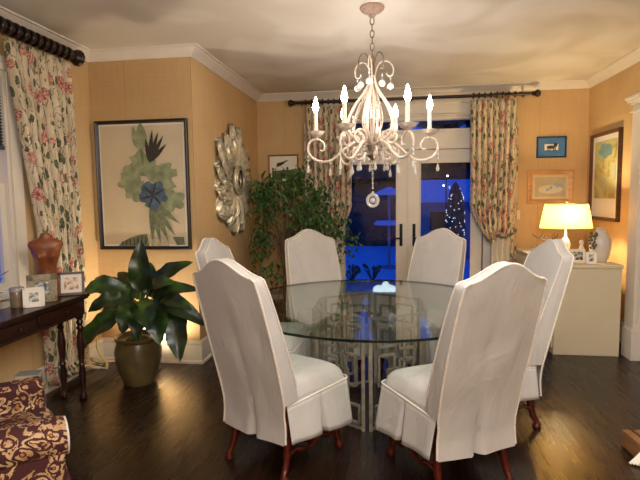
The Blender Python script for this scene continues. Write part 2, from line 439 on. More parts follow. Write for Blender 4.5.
# pleated blind in the upper half
b = MB()
nz = 22
for k in range(nz):
    z = 1.88+k*(WZ1-.04-1.88)/nz; h = (WZ1-.04-1.88)/nz
    b.prism([(XL-.03, WY0+.035, z), (XL-.012, WY0+.035, z+h/2), (XL-.03, WY0+.035, z+h), (XL-.034, WY0+.035, z+h/2)], (0, WY1-WY0-.07, 0))
b.box((XL-.036, WY0+.035, 1.855), (XL-.008, WY1-.035, 1.88))
tag(b.build('pleated_blind', simple('blind_cloth', (66, 68, 76), .8), smooth=False), 'grey pleated blind pulled half down in the left window', 'blind')

# ---- doorway pilaster at the right
b = MB(); PX, PY = 2.10, 4.68
b.box((PX+.012, PY+.012, .28), (XR, PY+.18, 2.27))
for k in range(4): b.box((PX+.03+k*.042, PY+.004, .34), (PX+.048+k*.042, PY+.012, 2.2))
b.box((PX, PY, 0), (XR, PY+.19, .27)); b.box((PX+.006, PY+.006, .27), (XR, PY+.185, .285))
b.box((PX-.01, PY-.01, 2.2), (XR, PY+.19, 2.215)); b.box((PX-.005, PY-.005, 2.27), (XR, PY+.19, 2.29)); b.box((PX-.03, PY-.03, 2.29), (XR, PY+.2, 2.315)); b.box((PX-.05, PY-.05, 2.315), (XR, PY+.2, 2.335))
struct(b.build('trim_6', M['trim'], bevel=.003))
tag(MB().box((2.16, 4.3, .0), (2.27, 4.62, .05)).build('doormat', M['black'], bevel=.01), 'dark low mat on the floor beside the white fluted pilaster', 'mat')

# ------------------------------------------------------------------ curtains
def rod(name, label, p0, p1, r, axis, dropz=0, right_fin=True, left_fin=True, bulky=False):
    p0 = Vector(p0); p1 = Vector(p1); d = (p1-p0).normalized()
    e = thing(name, label, 'curtain rod', p0)
    L = (p1-p0).length
    def loc(s_): return d*s_
    MB().tube([loc(0), loc(L)], r, 12).build('pole', M['rod'], e)
    def finial(s0, sg):
        prof = [(0, r), (.01, r*1.5), (.018, r*1.0), (.03, r*1.5), (.045, r*2.1), (.065, r*2.3), (.085, r*1.7), (.095, r*.5)]
        return MB().tube([loc(s0+sg*a) for a, _ in prof], [q for _, q in prof], 12).build('finial', M['rod'], e)
    if left_fin: finial(0, -1)
    if right_fin: finial(L, 1)
    return e, d, L
def curtain(name, label, P0, P1, out, ztop, zbot, amp=.035, folds=9, tie=None, puddle=False, seed=1, pull=None):
    """pleated cloth from P0 to P1 (plan); out = unit vector into the room; tie=(z, side(0..1), squeeze)"""
    rnd = random.Random(seed); P0 = Vector((*P0, 0)); P1 = Vector((*P1, 0)); out = Vector(out)
    nu, nv = folds*14, 60
    ph = [rnd.uniform(-.25, .25) for _ in range(folds+2)]; am = [rnd.uniform(.65, 1.2) for _ in range(folds+2)]
    w = (P1-P0).length
    def fn(i, j):
        u = i/(nu-1); v = j/(nv-1); z = lerp(ztop, zbot, v)
        q = u*folds; k = int(min(q, folds-1)); f = q-k
        a = lerp(am[k], am[k+1], f); p = lerp(ph[k], ph[k+1], f)
        wave = (2*abs(sin(PI*q+.5*p*(1+v*2.5)+.25*sin(v*5+q)))**.8-1)*amp*a*(.55+.45*min(1, v*6))
        uu = u+.008*sin(2*PI*q*2+1)
        if puddle: uu = lerp(uu, 1-(1-uu)*.68, min(1, (ztop-z)/1.35)**1.3)
        base = P0.lerp(P1, uu); zz = z
        if tie:
            tz, side, sq = tie
            if z > tz:
                t_ = ((ztop-z)/(ztop-tz))**2.2; uu2 = lerp(uu, side+(uu-side)*sq, t_*1.0)
                # cloth far from the tied side sags below the tie
                sag = abs(uu-side)*.0*t_
                base = P0.lerp(P1, uu2); wave = wave*(1-.3*t_)
            else:
                t_ = min(1, (tz-z)/.9); uu2 = lerp(side+(uu-side)*sq, side+(uu-side)*(sq+.25), t_**.7); base = P0.lerp(P1, uu2); wave *= .7
        pt = Vector((base.x, base.y, zz))+out*(wave)
        if puddle and z < .14:
            s_ = (.14-z)/.14; pt += out*s_*.16*(1+.5*sin(7*u*PI))*max(0, min(1, (u-.42)*4)); pt.z = .03+.11*(1-s_)+.045*abs(sin(9*u+3*s_))*s_
            pt += (P1-P0).normalized()*(s_*.10*(u+.2))
        return pt
    b = MB(); b.grid(fn, nu, nv, uvf=lambda i, j: (i/(nu-1)*w*2.2, j/(nv-1)*(ztop-zbot)))
    o = b.build(name, M['floral'])
    md = o.modifiers.new('thick', 'SOLIDIFY'); md.thickness = .005
    o['label'] = label; o['category'] = 'curtain'
    return o
def rings(e, d, s0, s1, n, r, r_in, w=.02):
    for k in range(n):
        s_ = lerp(s0, s1, k/(n-1)); c = d*s_
        b = MB(); b.tube([c-d*w*.5, c-d*w*.3, c+d*w*.3, c+d*w*.5], [r*.85, r, r, r*.85], 14); b.build('ring', M['rod'], e)

# far curtain rod
e, d, L = rod('curtain_rod', 'long dark turned curtain rod over the French doors', (-1.19, 6.18, 2.655), (1.60, 6.18, 2.655), .019, 0)
rings(e, d, .13, .62, 8, .036, .02); rings(e, d, 2.13, 2.60, 8, .036, .02)
for s_ in (.06, 1.42, 2.72):
    MB().box((s_-.01, 0, -.012), (s_+.01, YF-6.18, .012)).build('bracket', M['rod'], e)
# right curtain: swagged to the right at its tie
def swag(name, label, x0, x1, y, ztop, seed, mirror=False):
    rnd = random.Random(seed); folds = 8; nu, nv = 112, 44
    X = (lambda q: x0+x1-q) if mirror else (lambda q: q)
    def fn(i, j):
        u = i/(nu-1); v = j/(nv-1)
        zb = lerp(1.12, .93, sin(PI*min(1, max(0, u*1.25)))**.8) if u < .8 else .99   # bottom edge of the swag
        z = lerp(ztop, zb, v)
        t_ = max(0, (v-.80)/.20)**2
        x = lerp(x0+.0*v, x1, u); x = lerp(x, lerp(x, x1-.17, .38), t_)
        x += .01*sin(v*3+u*4)*v + 0*v
        wave = (2*abs(sin(PI*folds*u+.3*sin(v*4+u*5)))**.8-1)*.032*(.55+.45*min(1, v*6))*(1-.35*t_)
        bulge = .07*sin(PI*u)*max(0, (v-.5)*2)**2*(1-max(0, (v-.92)/.08)**2)
        return (X(x), y-wave-bulge, z)
    b = MB(); b.grid(fn, nu, nv, uvf=lambda i, j: (i/(nu-1)*1.15+3, j/(nv-1)*1.6))
    # rolled lower edge of the swag
    b2 = [fn(i, nv-1) for i in range(0, nu, 3)]
    o = b.build(name, M['floral']); md = o.modifiers.new('thick', 'SOLIDIFY'); md.thickness = .005
    tag(o, label, 'curtain')
    # tail below the tie
    tb = MB()
    def f2(i, j):
        u = i/39; v = j/23; z = lerp(1.04, .03, v)
        xa = x1-.25-.02*v; x = lerp(xa, x1-.03, u)
        return (X(x), y+.01-sin(2*PI*4*u+.5*sin(v*3))*.022, z)
    tb.grid(f2, 40, 24, uvf=lambda i, j: (i/39*.45+1, j/23*1.0))
    tl = tb.build('tail', M['lining'], o); tl.modifiers.new('thick', 'SOLIDIFY').thickness = .004
    tb = MB()
    def f3(i, j):
        u = i/15; v = j/39; z = lerp(ztop-.2, .03, v); x = lerp(x1-.035, x1+.035, u)
        return (X(x), y+.015-sin(2*PI*1*u+.3*v)*.02, z)
    tb.grid(f3, 16, 40, uvf=lambda i, j: (i/15*.15+1, j/39*2.5))
    tl = tb.build('straight_fall', M['floral'], o); tl.modifiers.new('thick', 'SOLIDIFY').thickness = .004
    tb = MB(); tb.tube(smooth_path([(X(x1-.24), y-.04, 1.03), (X(x1-.12), y-.075, .99), (X(x1), y-.04, 1.04), (X(x1+.04), y+.06, 1.08)], 6), .013, 8)
    tb.build('tieback', M['floral'], o)
    return o
M['lining'] = simple('curtain_lining', (222, 212, 192), .8, 20, .06)
swag('floral_curtain', 'floral cream curtain left of the French doors, behind the ficus', -1.06, -.50, 6.19, 2.605, 3, True)
swag('floral_curtain', 'floral cream curtain swagged to a tieback right of the French doors', .92, 1.43, 6.19, 2.605, 5)
# left rod and curtain
e, d, L = rod('curtain_rod', 'chunky dark turned curtain rod above the left window', (-2.60, 1.5, 2.675), (-2.60, 3.87, 2.675), .03, 1, left_fin=False)
rings(e, d, 1.45, 2.30, 13, .052, .03, .04)
for s_ in (.1, 2.33):
    MB().box((XL+2.60, s_-.012, -.015), (0, s_+.012, .015)).build('bracket', M['rod'], e)
curtain('floral_curtain', 'long floral cream curtain puddled on the floor beside the left window', (-2.62, 3.17), (-2.62, 3.86), (1, 0, 0), 2.61, .02, .042, 7, puddle=True, seed=11)

# ------------------------------------------------------------------ slipcovered dining chair (faces +Y)
def chair_meshes(parent):
    ZT, ZH = 1.107, .21
    def camel(u):
        a = abs(u)
        return ZT+.082*(.5+.5*cos(PI*min(1, a/.98)))**1.1-.012*max(0, (a-.9)/.1)**2
    def hw(z):
        t_ = (z-.2)/.9
        return .212+.026*sin(PI*min(1, max(0, t_*.75+.08)))-.0*t_
    def yr(z):
        t_ = max(0, (z-.3)/.89); return -.245-.235*t_**1.15
    def thick(z):
        t_ = max(0, (z-.35)/.84); return lerp(.125, .058, min(1, t_))
    nu, nv = 25, 30
    def dims(u, v, zb, face):
        zt = camel(u); z = zb+(zt-zb)*v
        x = u*hw(z)*(1-.02*max(0, v-.9)*10)
        return x, z
    b = MB()
    rnd = noise.noise
    def rear(i, j):
        u = -1+2*i/(nu-1); v = j/(nv-1); x, z = dims(u, v, ZH, 0)
        y = yr(z)-.012*cos(u*PI/2)*min(1, v*2)
        # long soft crease down the middle of the panel
        k = math.exp(-((u-.08*sin(z*6))/.10)**2)*max(0, min(1, (z-.45)*5))*max(0, min(1, (.98-z)*4))
        y += .014*k+.006*rnd(Vector((x*9, z*5, 1.7)))
        # inverted box pleat at the hem
        if z < .47:
            s_ = (.47-z)/.26; y += .045*max(0, 1-abs(u)/(.03+.10*s_))*min(1, s_*2)
            y -= .03*s_*(1-.3*abs(u)); x *= 1+.04*s_
            z += -.010*s_*(1-abs(u))
        return (x, y, z)
    def front(i, j):
        u = 1-2*i/(nu-1); v = j/(nv-1); x, z = dims(u, v, .42, 1)
        y = yr(z)+thick(z)+.018*cos(u*PI/2)*sin(PI*min(1, v))**.5+.004*rnd(Vector((x*8, z*6, 8.7)))
        return (x, y, z)
    b.grid(rear, nu, nv); b.grid(front, nu, nv)
    # side and top strip between the two outlines
    def outline(fr):
        pts = []
        N = 22
        for j in range(N+1): pts.append((-1, j/N))
        for i in range(1, 25): pts.append((-1+2*i/24, 1))
        for j in range(1, N+1): pts.append((1, 1-j/N))
        return pts
    ol = outline(0)
    def strip(i, j):
        u, v = ol[i]
        zb = .42
        x, z = dims(u, v, zb, 0); yy0 = yr(z)-.0; yy1 = yr(z)+thick(z); t_ = j/4
        bul = .007*sin(PI*t_)+.004*rnd(Vector((u*3, z*14, t_*3)))
        if v < 1: return (x*(1+bul*2.5), lerp(yy0, yy1, t_), z)
        return (x, lerp(yy0, yy1, t_), z+bul)
    b.grid(strip, len(ol), 5)
    b.build('back_cover', M['linen'], parent, angle=55)
    # piping along rear and front outlines
    pr = []
    for (u, v) in ol:
        x, z = dims(u, v, .42, 0); pr.append((x*1.012, yr(z)-.002, z+(.003 if v >= 1 else 0)))
    low = [(hw(.3)*1.0*(-1)*(1+.04*(.42-z)/.2), yr(z)-.03*max(0, (.47-z)/.26)*.7, z) for z in (.22, .27, .32, .37)]
    hi = [(-p[0], p[1], p[2]) for p in low[::-1]]
    MB().tube(low+pr+hi, .0062, 6).build('piping', M['piping'], parent)
    pf = []
    for (u, v) in ol:
        x, z = dims(u, v, .5, 0); pf.append((x*1.006, yr(z)+thick(z)+.002, z+(.002 if v >= 1 else 0)))
    MB().tube(pf, .005, 6).build('piping', M['piping'], parent)
    # seat cushion cover: rounded block, wider at the front
    y0, y1 = -.235, .262
    def half(y): return lerp(.218, .272, (y-y0)/(y1-y0))
    n = 25
    def seat(i, j):
        u = -1+2*i/(n-1); w = -1+2*j/(n-1)
        y = lerp(y0, y1, (w+1)/2)
        # round the plan's front corners
        x = u*half(y)
        rr = max(0, abs(u)-.7)/.3; ff = max(0, w-.7)/.3
        y -= .03*rr*rr*ff; x *= 1-.035*ff*ff*rr
        e_ = max(abs(u), w if w > 0 else 0)
        q = (1-max(0, (abs(u)-.55)/.45)**2.6)*(1-max(0, (w-.6)/.4)**2.6)
        z = .435+.085*max(0, q)**.5+.012*(1-u*u)*(1-abs(w))
        z += .004*rnd(Vector((x*12, y*12, 3)))
        return (x, y, z)
    s = MB(); s.grid(seat, n, n); 
    # perimeter path of the seam: from rear left round the front to rear right
    per = []
    for k in range(13): t_ = k/12; y = lerp(y0, y1-.04, t_); per.append((-half(y)-.002, y))
    for k in range(1, 6): a = PI-PI/2*k/6; per.append((-half(y1)+.04+.042*cos(a), y1-.04+.044*sin(a)))
    for k in range(15): t_ = k/14; per.append((lerp(-half(y1)+.04, half(y1)-.04, t_), y1+.004))
    for k in range(1, 6): a = PI/2-PI/2*k/6; per.append((half(y1)-.04+.042*cos(a), y1-.04+.044*sin(a)))
    for k in range(13): t_ = 1-k/12; y = lerp(y0, y1-.04, t_); per.append((half(y)+.002, y))
    def seam_z(y): return lerp(.405, .432, (y-y0)/(y1-y0))
    Np = len(per)
    def wallf(i, j):
        x, y = per[i]; t_ = j/3; return (x*(1-.0*t_), y, lerp(seam_z(y), .437, t_)) if j < 3 else (x*.996, y-.002, .438)
    s.grid(wallf, Np, 4)
    s.build('seat_cover', M['linen'], parent, angle=60)
    MB().tube([(x*1.008, y+.003*(1 if y > .2 else 0), seam_z(y)) for x, y in per], .0062, 6).build('piping', M['piping'], parent)
    # skirt: flared, with a kick pleat in the middle of each side and at the corners
    fine = []
    for i in range(Np-1):
        for k in range(4): t_ = k/4; fine.append((lerp(per[i][0], per[i+1][0], t_), lerp(per[i][1], per[i+1][1], t_)))
    fine.append(per[-1]); Nf = len(fine)
    acc = [0]
    for i in range(1, Nf): acc.append(acc[-1]+math.dist(fine[i], fine[i-1]))
    tot = acc[-1]; L1 = y1-y0
    pleats = [L1*.52, L1+.02, tot/2, tot-L1-.02, tot-L1*.52]
    def skirt(i, j):
        x, y = fine[i]; a = fine[max(0, i-1)]; c = fine[min(Nf-1, i+1)]
        d_ = Vector((c[0]-a[0], c[1]-a[1])).normalized(); nn = Vector((-d_.y, d_.x))
        t_ = j/8; z = lerp(seam_z(y), lerp(.215, .165, (y-y0)/(y1-y0)), t_)
        o = .004+.038*t_+.005*sin(acc[i]*28+1)*t_
        for p in pleats: o -= .05*t_**.6*max(0, 1-abs(acc[i]-p)/(.008+.022*t_))
        return (x+nn.x*o, y+nn.y*o, z)
    k_ = MB(); k_.grid(skirt, Nf, 9); o = k_.build('skirt', M['linen'], parent, angle=60)
    o.modifiers.new('thick', 'SOLIDIFY').thickness = .004
    # legs
    for sx in (-1, 1):
        pts = smooth_path([(sx*.195, -.2, .4), (sx*.195, -.205, .26), (sx*.2, -.215, .15), (sx*.205, -.235, .07), (sx*.21, -.255, .035), (sx*.21, -.25, 0)], 4)
        rr = [lerp(.026, .017, min(1, i/14)) for i in range(len(pts))]; rr[-1] = .024; rr[-2] = .026; rr[-3] = .026; rr[-4] = .022
        MB().tube(pts, rr, 10).build('leg', M['mahog'], parent)
        pts = smooth_path([(sx*.225, .2, .4), (sx*.23, .21, .27), (sx*.228, .212, .18), (sx*.222, .2, .1), (sx*.228, .215, .05), (sx*.23, .225, .0)], 4)
        rr = [lerp(.030, .018, min(1, i/13)) for i in range(len(pts))]; rr[-1] = .022; rr[-2] = .028; rr[-3] = .029; rr[-4] = .026; rr[-5] = .02
        MB().tube(pts, rr, 10).build('leg', M['mahog'], parent)
        pts = [(sx*(.203+.022*t_/16), lerp(-.215, .205, t_/16), .125+.016*sin(t_/16*4*PI)) for t_ in range(17)]
        MB().tube(pts, [.013+.004*cos(t_/16*8*PI) for t_ in range(17)], 8).build('stretcher', M['mahog'], parent)
    pts = [(lerp(-.213, .213, t_/16), 0, .125+.014*sin(t_/16*4*PI)) for t_ in range(17)]
    MB().tube(pts, [.014+.004*cos(t_/16*8*PI) for t_ in range(17)], 8).build('stretcher', M['mahog'], parent)
TC = (-.16, 3.49)
CH = [('white slipcovered dining chair, front left of the glass table, back towards the viewer', -.625, 2.765, 61),
      ('white slipcovered dining chair mostly hidden behind the front left chair', -.93, 3.57, -4),
      ('white slipcovered dining chair behind the glass table, in front of the ficus', -.56, 4.15, -62),
      ('white slipcovered dining chair behind the glass table, in front of the French doors', .205, 4.22, -122),
      ('white slipcovered dining chair seen from behind, in the front right of the table', .295, 2.70, 118),
      ('white slipcovered dining chair at right, beside the cream cabinet', .63, 3.41, 190)]
proto = None
for lb, x, y, a in CH:
    if proto is None:
        proto = thing('dining_chair', lb, 'chair', group='slipcovered dining chairs'); chair_meshes(proto); c = proto
    else:
        c = copy_tree(proto); c['label'] = lb
    c.location = (x, y, 0); c.rotation_euler = (0, 0, math.radians(a-90))

# ------------------------------------------------------------------ glass table
tb = thing('dining_table', 'round glass dining table on a silvered fretwork hexagonal base', 'table', (TC[0], TC[1], 0))
R_ = .945
b = MB(); b.lathe([(R_-.004, .738), (R_, .742)], n=96, cap=False)
top = MB(); top.lathe([(R_-.001, .738), (R_-.001, .750)], n=96); top.build('glass_top', M['tglass'], tb, smooth=True, angle=30)
MB().lathe([(R_-.0005, .735), (R_+.003, .739), (R_+.003, .748), (R_-.0005, .7508)], n=96, cap=False).build('glass_edge', M['tedge'], tb)
RB = .43
hexp = [Vector((RB*cos(math.radians(-90+60*k)), RB*sin(math.radians(-90+60*k)), 0)) for k in range(6)]
rects = [(.02, .04, .30, .20), (.30, .12, .62, .52), (.10, .38, .44, .66), (.56, .30, .86, .60), (.08, .74, .50, .92), (.56, .70, .92, .88)]
th = .008
for k in range(6):
    a, c = hexp[k], hexp[(k+1) % 6]; w = (c-a).length; d = (c-a).normalized(); n_ = Vector((d.y, -d.x, 0))
    p = MB()
    def bar(x0, z0, x1, z1):
        A = a+d*x0; B = a+d*x1
        if abs(x1-x0) < 1e-6:
            p.prism([A-d*th-n_*th+Vector((0, 0, z0)), A+d*th-n_*th+Vector((0, 0, z0)), A+d*th+n_*th+Vector((0, 0, z0)), A-d*th+n_*th+Vector((0, 0, z0))], (0, 0, z1-z0))
        else:
            p.prism([A+Vector((0, 0, z0-th))-n_*th, A+Vector((0, 0, z0+th))-n_*th, A+Vector((0, 0, z0+th))+n_*th, A+Vector((0, 0, z0-th))+n_*th], B-A)
    Z0, Z1 = .012, .728
    bar(.03, Z0, w-.03, Z0); bar(.03, Z1, w-.03, Z1)
    for (u0, v0, u1, v1) in rects:
        if k % 2: u0, u1 = 1-u1, 1-u0
        xa, xb = .05+u0*(w-.1), .05+u1*(w-.1); za, zb = Z0+v0*(Z1-Z0), Z0+v1*(Z1-Z0)
        bar(xa, za, xb, za); bar(xa, zb, xb, zb); bar(xa, za, xa, zb); bar(xb, za, xb, zb)
    bar(w*.62, Z0, w*.62, Z1)
    p.build('fretwork_panel', M['silver'], tb, smooth=False)
    # paired corner posts
    q = MB()
    for s_, dd in ((a, d), (a, (hexp[k-1]-a).normalized())):
        cpt = s_+dd*.028
        q.box((cpt.x-.011, cpt.y-.011, 0), (cpt.x+.011, cpt.y+.011, .738))
    q.build('corner_post', M['silver'], tb, smooth=False)

# ------------------------------------------------------------------ chandelier
CX, CY = -.14, 3.57
ch = thing('chandelier', 'ornate white scrolled chandelier with six lit candle bulbs and crystal drops', 'chandelier', (CX, CY, HC))
def zc(z): return z-HC
MB().lathe([(.0, 0), (.082, 0), (.086, -.008), (.08, -.018), (.064, -.034), (.035, -.048), (.024, -.052), (.022, -.066), (.012, -.072), (.001, -.074)], n=40,
           mod=lambda a, z: 1+.03*cos(a*20)*(1 if z < -.01 else 0), cap=False).build('canopy', simple('aged_rose_white', (176, 150, 138), .5, 70, .25, .2), ch)
b = MB(); z = -.07; k = 0
while z > zc(2.46):
    L_ = .052; r = .014
    pts = []
    for q in range(16):
        a = 2*PI*q/16; px, pz = r*sin(a), L_/2*cos(a)
        pts.append((px, 0, z-L_/2+pz) if k % 2 == 0 else (0, px, z-L_/2+pz))
    b.tube(pts, .0035, 6, closed=True); z -= L_-.009; k += 1
b.build('chain', M['chandb'], ch)
# stem
MB().lathe([(.001, zc(2.47)), (.012, zc(2.46)), (.008, zc(2.43)), (.014, zc(2.40)), (.008, zc(2.36)), (.02, zc(2.31)), (.026, zc(2.29)), (.012, zc(2.26)), (.009, zc(1.95)), (.022, zc(1.9)), (.04, zc(1.85)), (.028, zc(1.81)), (.046, zc(1.785)), (.02, zc(1.76)), (.001, zc(1.745))], n=20, cap=False).build('stem', M['chandb'], ch)
def polar(a, r, z): return (r*cos(a), r*sin(a), zc(z))
A0 = math.radians(6)
for k in range(6):
    a = A0+k*PI/3
    # main arm, sweeping out and up into a curl under the candle cup
    rz = [(.03, 1.86), (.10, 1.875), (.17, 1.85), (.24, 1.79), (.30, 1.75), (.37, 1.745), (.43, 1.775), (.457, 1.83), (.44, 1.885), (.395, 1.902), (.355, 1.885), (.338, 1.85), (.35, 1.82), (.372, 1.825)]
    pts = smooth_path([polar(a, r, z) for r, z in rz], 5)
    arm = MB().tube(pts, [lerp(.011, .007, i/len(pts)) for i in range(len(pts))], 8).build('arm', M['chand'], ch)
    # candle cup, sleeve and bulb
    c = polar(a, .398, 0)
    cb = MB(); cb.lathe([(.008, 1.90), (.012, 1.91), (.02, 1.917), (.048, 1.93), (.062, 1.955), (.059, 1.955), (.042, 1.936), (.012, 1.928)], (c[0], c[1], -HC), 20, mod=lambda q, z: 1+.14*cos(5*q)*(1 if z > 1.935 else 0), cap=False)
    cb.build('candle_cup', M['chand'], ch)
    MB().lathe([(.0145, 1.925), (.014, 2.085), (.008, 2.09)], (c[0], c[1], -HC), 14).build('candle', M['candle'], ch)
    MB().lathe([(.007, 2.088), (.016, 2.10), (.021, 2.12), (.018, 2.145), (.010, 2.17), (.002, 2.195)], (c[0], c[1], -HC), 14).build('bulb', M['bulb'], ch)
    # cage arm from the top hub, bulging out and back to the lower hub
    a2 = a+PI/6*.0+.26
    rz = [(.015, 2.33), (.03, 2.27), (.07, 2.20), (.13, 2.12), (.175, 2.02), (.17, 1.94), (.11, 1.89), (.05, 1.86)]
    pts = smooth_path([polar(a2, r, z) for r, z in rz], 5)
    MB().tube(pts, [.0065+.004*sin(PI*i/len(pts)) for i in range(len(pts))], 8).build('cage_arm', M['chand'], ch)
    # inner thinner uprights
    a3 = a+PI/6+.1
    rz = [(.012, 2.31), (.03, 2.22), (.06, 2.12), (.075, 2.02), (.055, 1.95), (.03, 1.9)]
    MB().tube(smooth_path([polar(a3, r, z) for r, z in rz], 4), .005, 6).build('cage_arm', M['chand'], ch)
    # lower heart scrolls
    for s_ in (-1, 1):
        pts = []
        for q in range(26):
            t_ = q/25; th_ = t_*2.6*PI; rr = .064*(1-t_*.72)
            pts.append((.125+.055*0+rr*cos(th_+PI), s_*.02, 1.90+rr*sin(th_)))
        an = a3
        pp = [(x*cos(an)-y*sin(an), x*sin(an)+y*cos(an), zc(z)) for x, y, z in pts]
        if s_ == 1: MB().tube(pp, .0085, 7).build('scroll', M['chand'], ch)
        else:
            pp = [(x*cos(an), x*sin(an), zc(1.80+(1.90-z)*.9)) for x, y, z in pts]
            MB().tube(pp, .0075, 7).build('scroll', M['chand'], ch)
    # top crook with a glass ball
    rz = [(.012, 2.27), (.024, 2.35), (.045, 2.41), (.085, 2.437), (.13, 2.43), (.158, 2.39), (.15, 2.345), (.12, 2.335), (.105, 2.355)] if k % 2 == 0 else [(.012, 2.3), (.018, 2.38), (.032, 2.455), (.055, 2.48), (.085, 2.465), (.10, 2.42), (.095, 2.38), (.075, 2.37)]
    MB().tube(smooth_path([polar(a+.3, r, z) for r, z in rz], 4), .0048, 6).build('crook', M['chandb' if k % 2 else 'chand'], ch)
    def drop(a_, r_, z_, ln, ball=.0, n_=2, nm='crystal_drop'):
        q = MB(); x, y, _ = polar(a_, r_, 0)
        q.tube([(x, y, zc(z_)), (x, y, zc(z_-ln))], .0014, 5)
        for i in range(n_): q.ball((x, y, zc(z_-ln*(i+.6)/(n_+.6))), .0075, 8, 5)
        if ball: q.ball((x, y, zc(z_-ln-ball)), ball, 12, 8)
        else: q.lathe([(.001, 0), (.004, -.008), (.0065, -.02), (.0115, -.042), (.010, -.054), (.001, -.062)], (x, y, zc(z_-ln)), 8, cap=False)
        q.build(nm, M['crystal'], ch)
    rb = .135 if k % 2 == 0 else .085
    drop(a+.3, rb, 2.34, .05, .024, 1)
    drop(a, .457, 1.825, .10, 0, 3)
    drop(a, .30, 1.75, .05, 0, 1)
    drop(a3, .17, 2.04 if k % 2 else 2.02, .05, 0, 2)
    drop(a3, .11, 1.765, .03, 0, 1); drop(a, .13, 1.85, .06, 0, 2)
    drop(a2, .05, 2.14, .05, 0, 2)
b = MB()
for i in range(12): b.ball((0, 0, zc(1.74-i*.017)), .0078 if i % 2 else .006, 8, 6)
b.build('bead_string', M['crystal'], ch)
b = MB(); pts = [(.037*cos(2*PI*i/24), 0, zc(1.465)+.041*sin(2*PI*i/24)) for i in range(24)]
b.tube(pts, .0115, 8, closed=True); b.ball((0, 0, zc(1.52)), .011, 8, 6); b.build('pendant_ring', M['crystal'], ch)
MB().ball((0, 0, zc(1.465)), .021, 10, 8).build('pendant_ball', M['crystal'], ch)

# ------------------------------------------------------------------ sunburst mirror on the side wall
mc = Vector((XM, 5.24, 1.69))
sm = thing('sunburst_mirror', 'large silver leaf sunburst mirror with carved petals on the side wall', 'mirror', mc)
for layer, (n_, r1, w_, dx, rot) in enumerate(((15, .58, .125, .03, 0), (15, .47, .105, .065, PI/15))):
    for k in range(n_):
        a = 2*PI*k/n_+rot; rr = r1*(.92+.16*(.5+.5*sin(k*2.3+layer)))
        p = MB()
        def fn(i, j, a=a, rr=rr, w_=w_, dx=dx):
            t_ = i/13; s_ = -1+2*j/8
            r = lerp(.13, rr, t_); w = w_*(.35+.95*sin(PI*min(1, t_*.85+.08))**.8)*(1 if t_ < .85 else 1-((t_-.85)/.15)**2*.75)
            h = dx*.55+.045*sin(PI*t_*.9)+.026*cos(s_*PI*3.5)*(.4+t_*.6)-.012*abs(s_)+.022*s_*(.3+t_)
            ca, sa = cos(a), sin(a); y = r*ca-s_*w*sa; z = r*sa+s_*w*ca
            return (h, y, z)
        p.grid(fn, 14, 9); o = p.build('petal', M['sun'], sm); md = o.modifiers.new('t', 'SOLIDIFY'); md.thickness = .012
b = MB(); b.tube([(.085, .145*cos(2*PI*i/40), .145*sin(2*PI*i/40)) for i in range(40)], .02, 10, closed=True); b.tube([(.1, .115*cos(2*PI*i/40), .115*sin(2*PI*i/40)) for i in range(40)], .01, 8, closed=True); b.build('bezel', M['sun'], sm)
b = MB()
b.prism([(.0, .13*cos(2*PI*i/40), .13*sin(2*PI*i/40)) for i in range(40)], (.085, 0, 0)); b.build('mirror_glass', M['mirror'], sm)

# ------------------------------------------------------------------ pictures
def uvbox(b): pass
def picture(name, label, cat, c, w, h, nrm, frame_w, depth, fmat, matmat, mat_w, art, lean=0, group=None):
    """picture hung with its back centre at c, facing nrm ('-y' or '-x')"""
    e = thing(name, label, cat, c, {'-y': 0, '-x': -PI/2, '+x': PI/2}[nrm])
    # local: x right, z up, -y to the viewer
    f = MB(); W, H = w/2, h/2
    prof = [(0, 0), (0, -depth), (frame_w*.25, -depth-.004), (frame_w*.6, -depth+.002), (frame_w, -depth*.55), (frame_w, 0)]
    rows = []
    for sx, sz in ((-1, -1), (1, -1), (1, 1), (-1, 1)): rows.append([(sx*(W-q[0]), q[1], sz*(H-q[0])) for q in prof])
    m_ = len(prof); f.add([v for r in rows for v in r], [(i*m_+j, ((i+1) % 4)*m_+j, ((i+1) % 4)*m_+j+1, i*m_+j+1) for i in range(4) for j in range(m_-1)])
    f.build('frame', fmat, e, smooth=False)
    iw, ih = W-frame_w*.9, H-frame_w*.9
    MB().box((-iw, -depth*.35, -ih), (iw, -.001, ih)).build('mat_board', matmat, e, smooth=False)
    if art: art(e, iw-mat_w, ih-mat_w, -depth*.35-.0012)
    return e
def flat(e, name, polys, mat, y, thick=.0006):
    b = MB()
    for k, p in enumerate(polys): b.prism([(q[0], y-.0001*k, q[1]) for q in p], (0, -thick, 0))
    return b.build(name, mat, e, smooth=False)
def blob(cx, cz, rx, rz, seed=0, n=22, jag=.2, rot=0):
    rnd = random.Random(seed); ps = []
    for i in range(n):
        a = 2*PI*i/n; k = 1+jag*sin(a*5+seed)*.6+rnd.uniform(-jag, jag)*.5; x, z = rx*k*cos(a), rz*k*sin(a)
        ps.append((cx+x*cos(rot)-z*sin(rot), cz+x*sin(rot)+z*cos(rot)))
    return ps
def leaf2(x0, z0, x1, z1, w, n=9):
    d = Vector((x1-x0, z1-z0)); L_ = d.length; d.normalize(); nn = Vector((-d.y, d.x)); A = []; B = []
    for i in range(n+1):
        t_ = i/n; ww = w*sin(PI*t_**.8)*.5; p = Vector((x0, z0))+d*L_*t_; A.append(tuple(p+nn*ww)); B.append(tuple(p-nn*ww))
    return A+B[1:-1][::-1]
M['ink'] = simple('grey_green_ink', (112, 118, 90), .8, 30, .35); M['ink2'] = simple('sage_ink', (138, 146, 112), .8, 14, .35)
M['inkb'] = simple('slate_blue_ink', (78, 98, 118), .8, 22, .4); M['inkd'] = simple('dark_ink', (58, 54, 44), .8, 40, .4); M['cream_ink'] = simple('cream_ink', (190, 178, 146), .8, 30, .2)
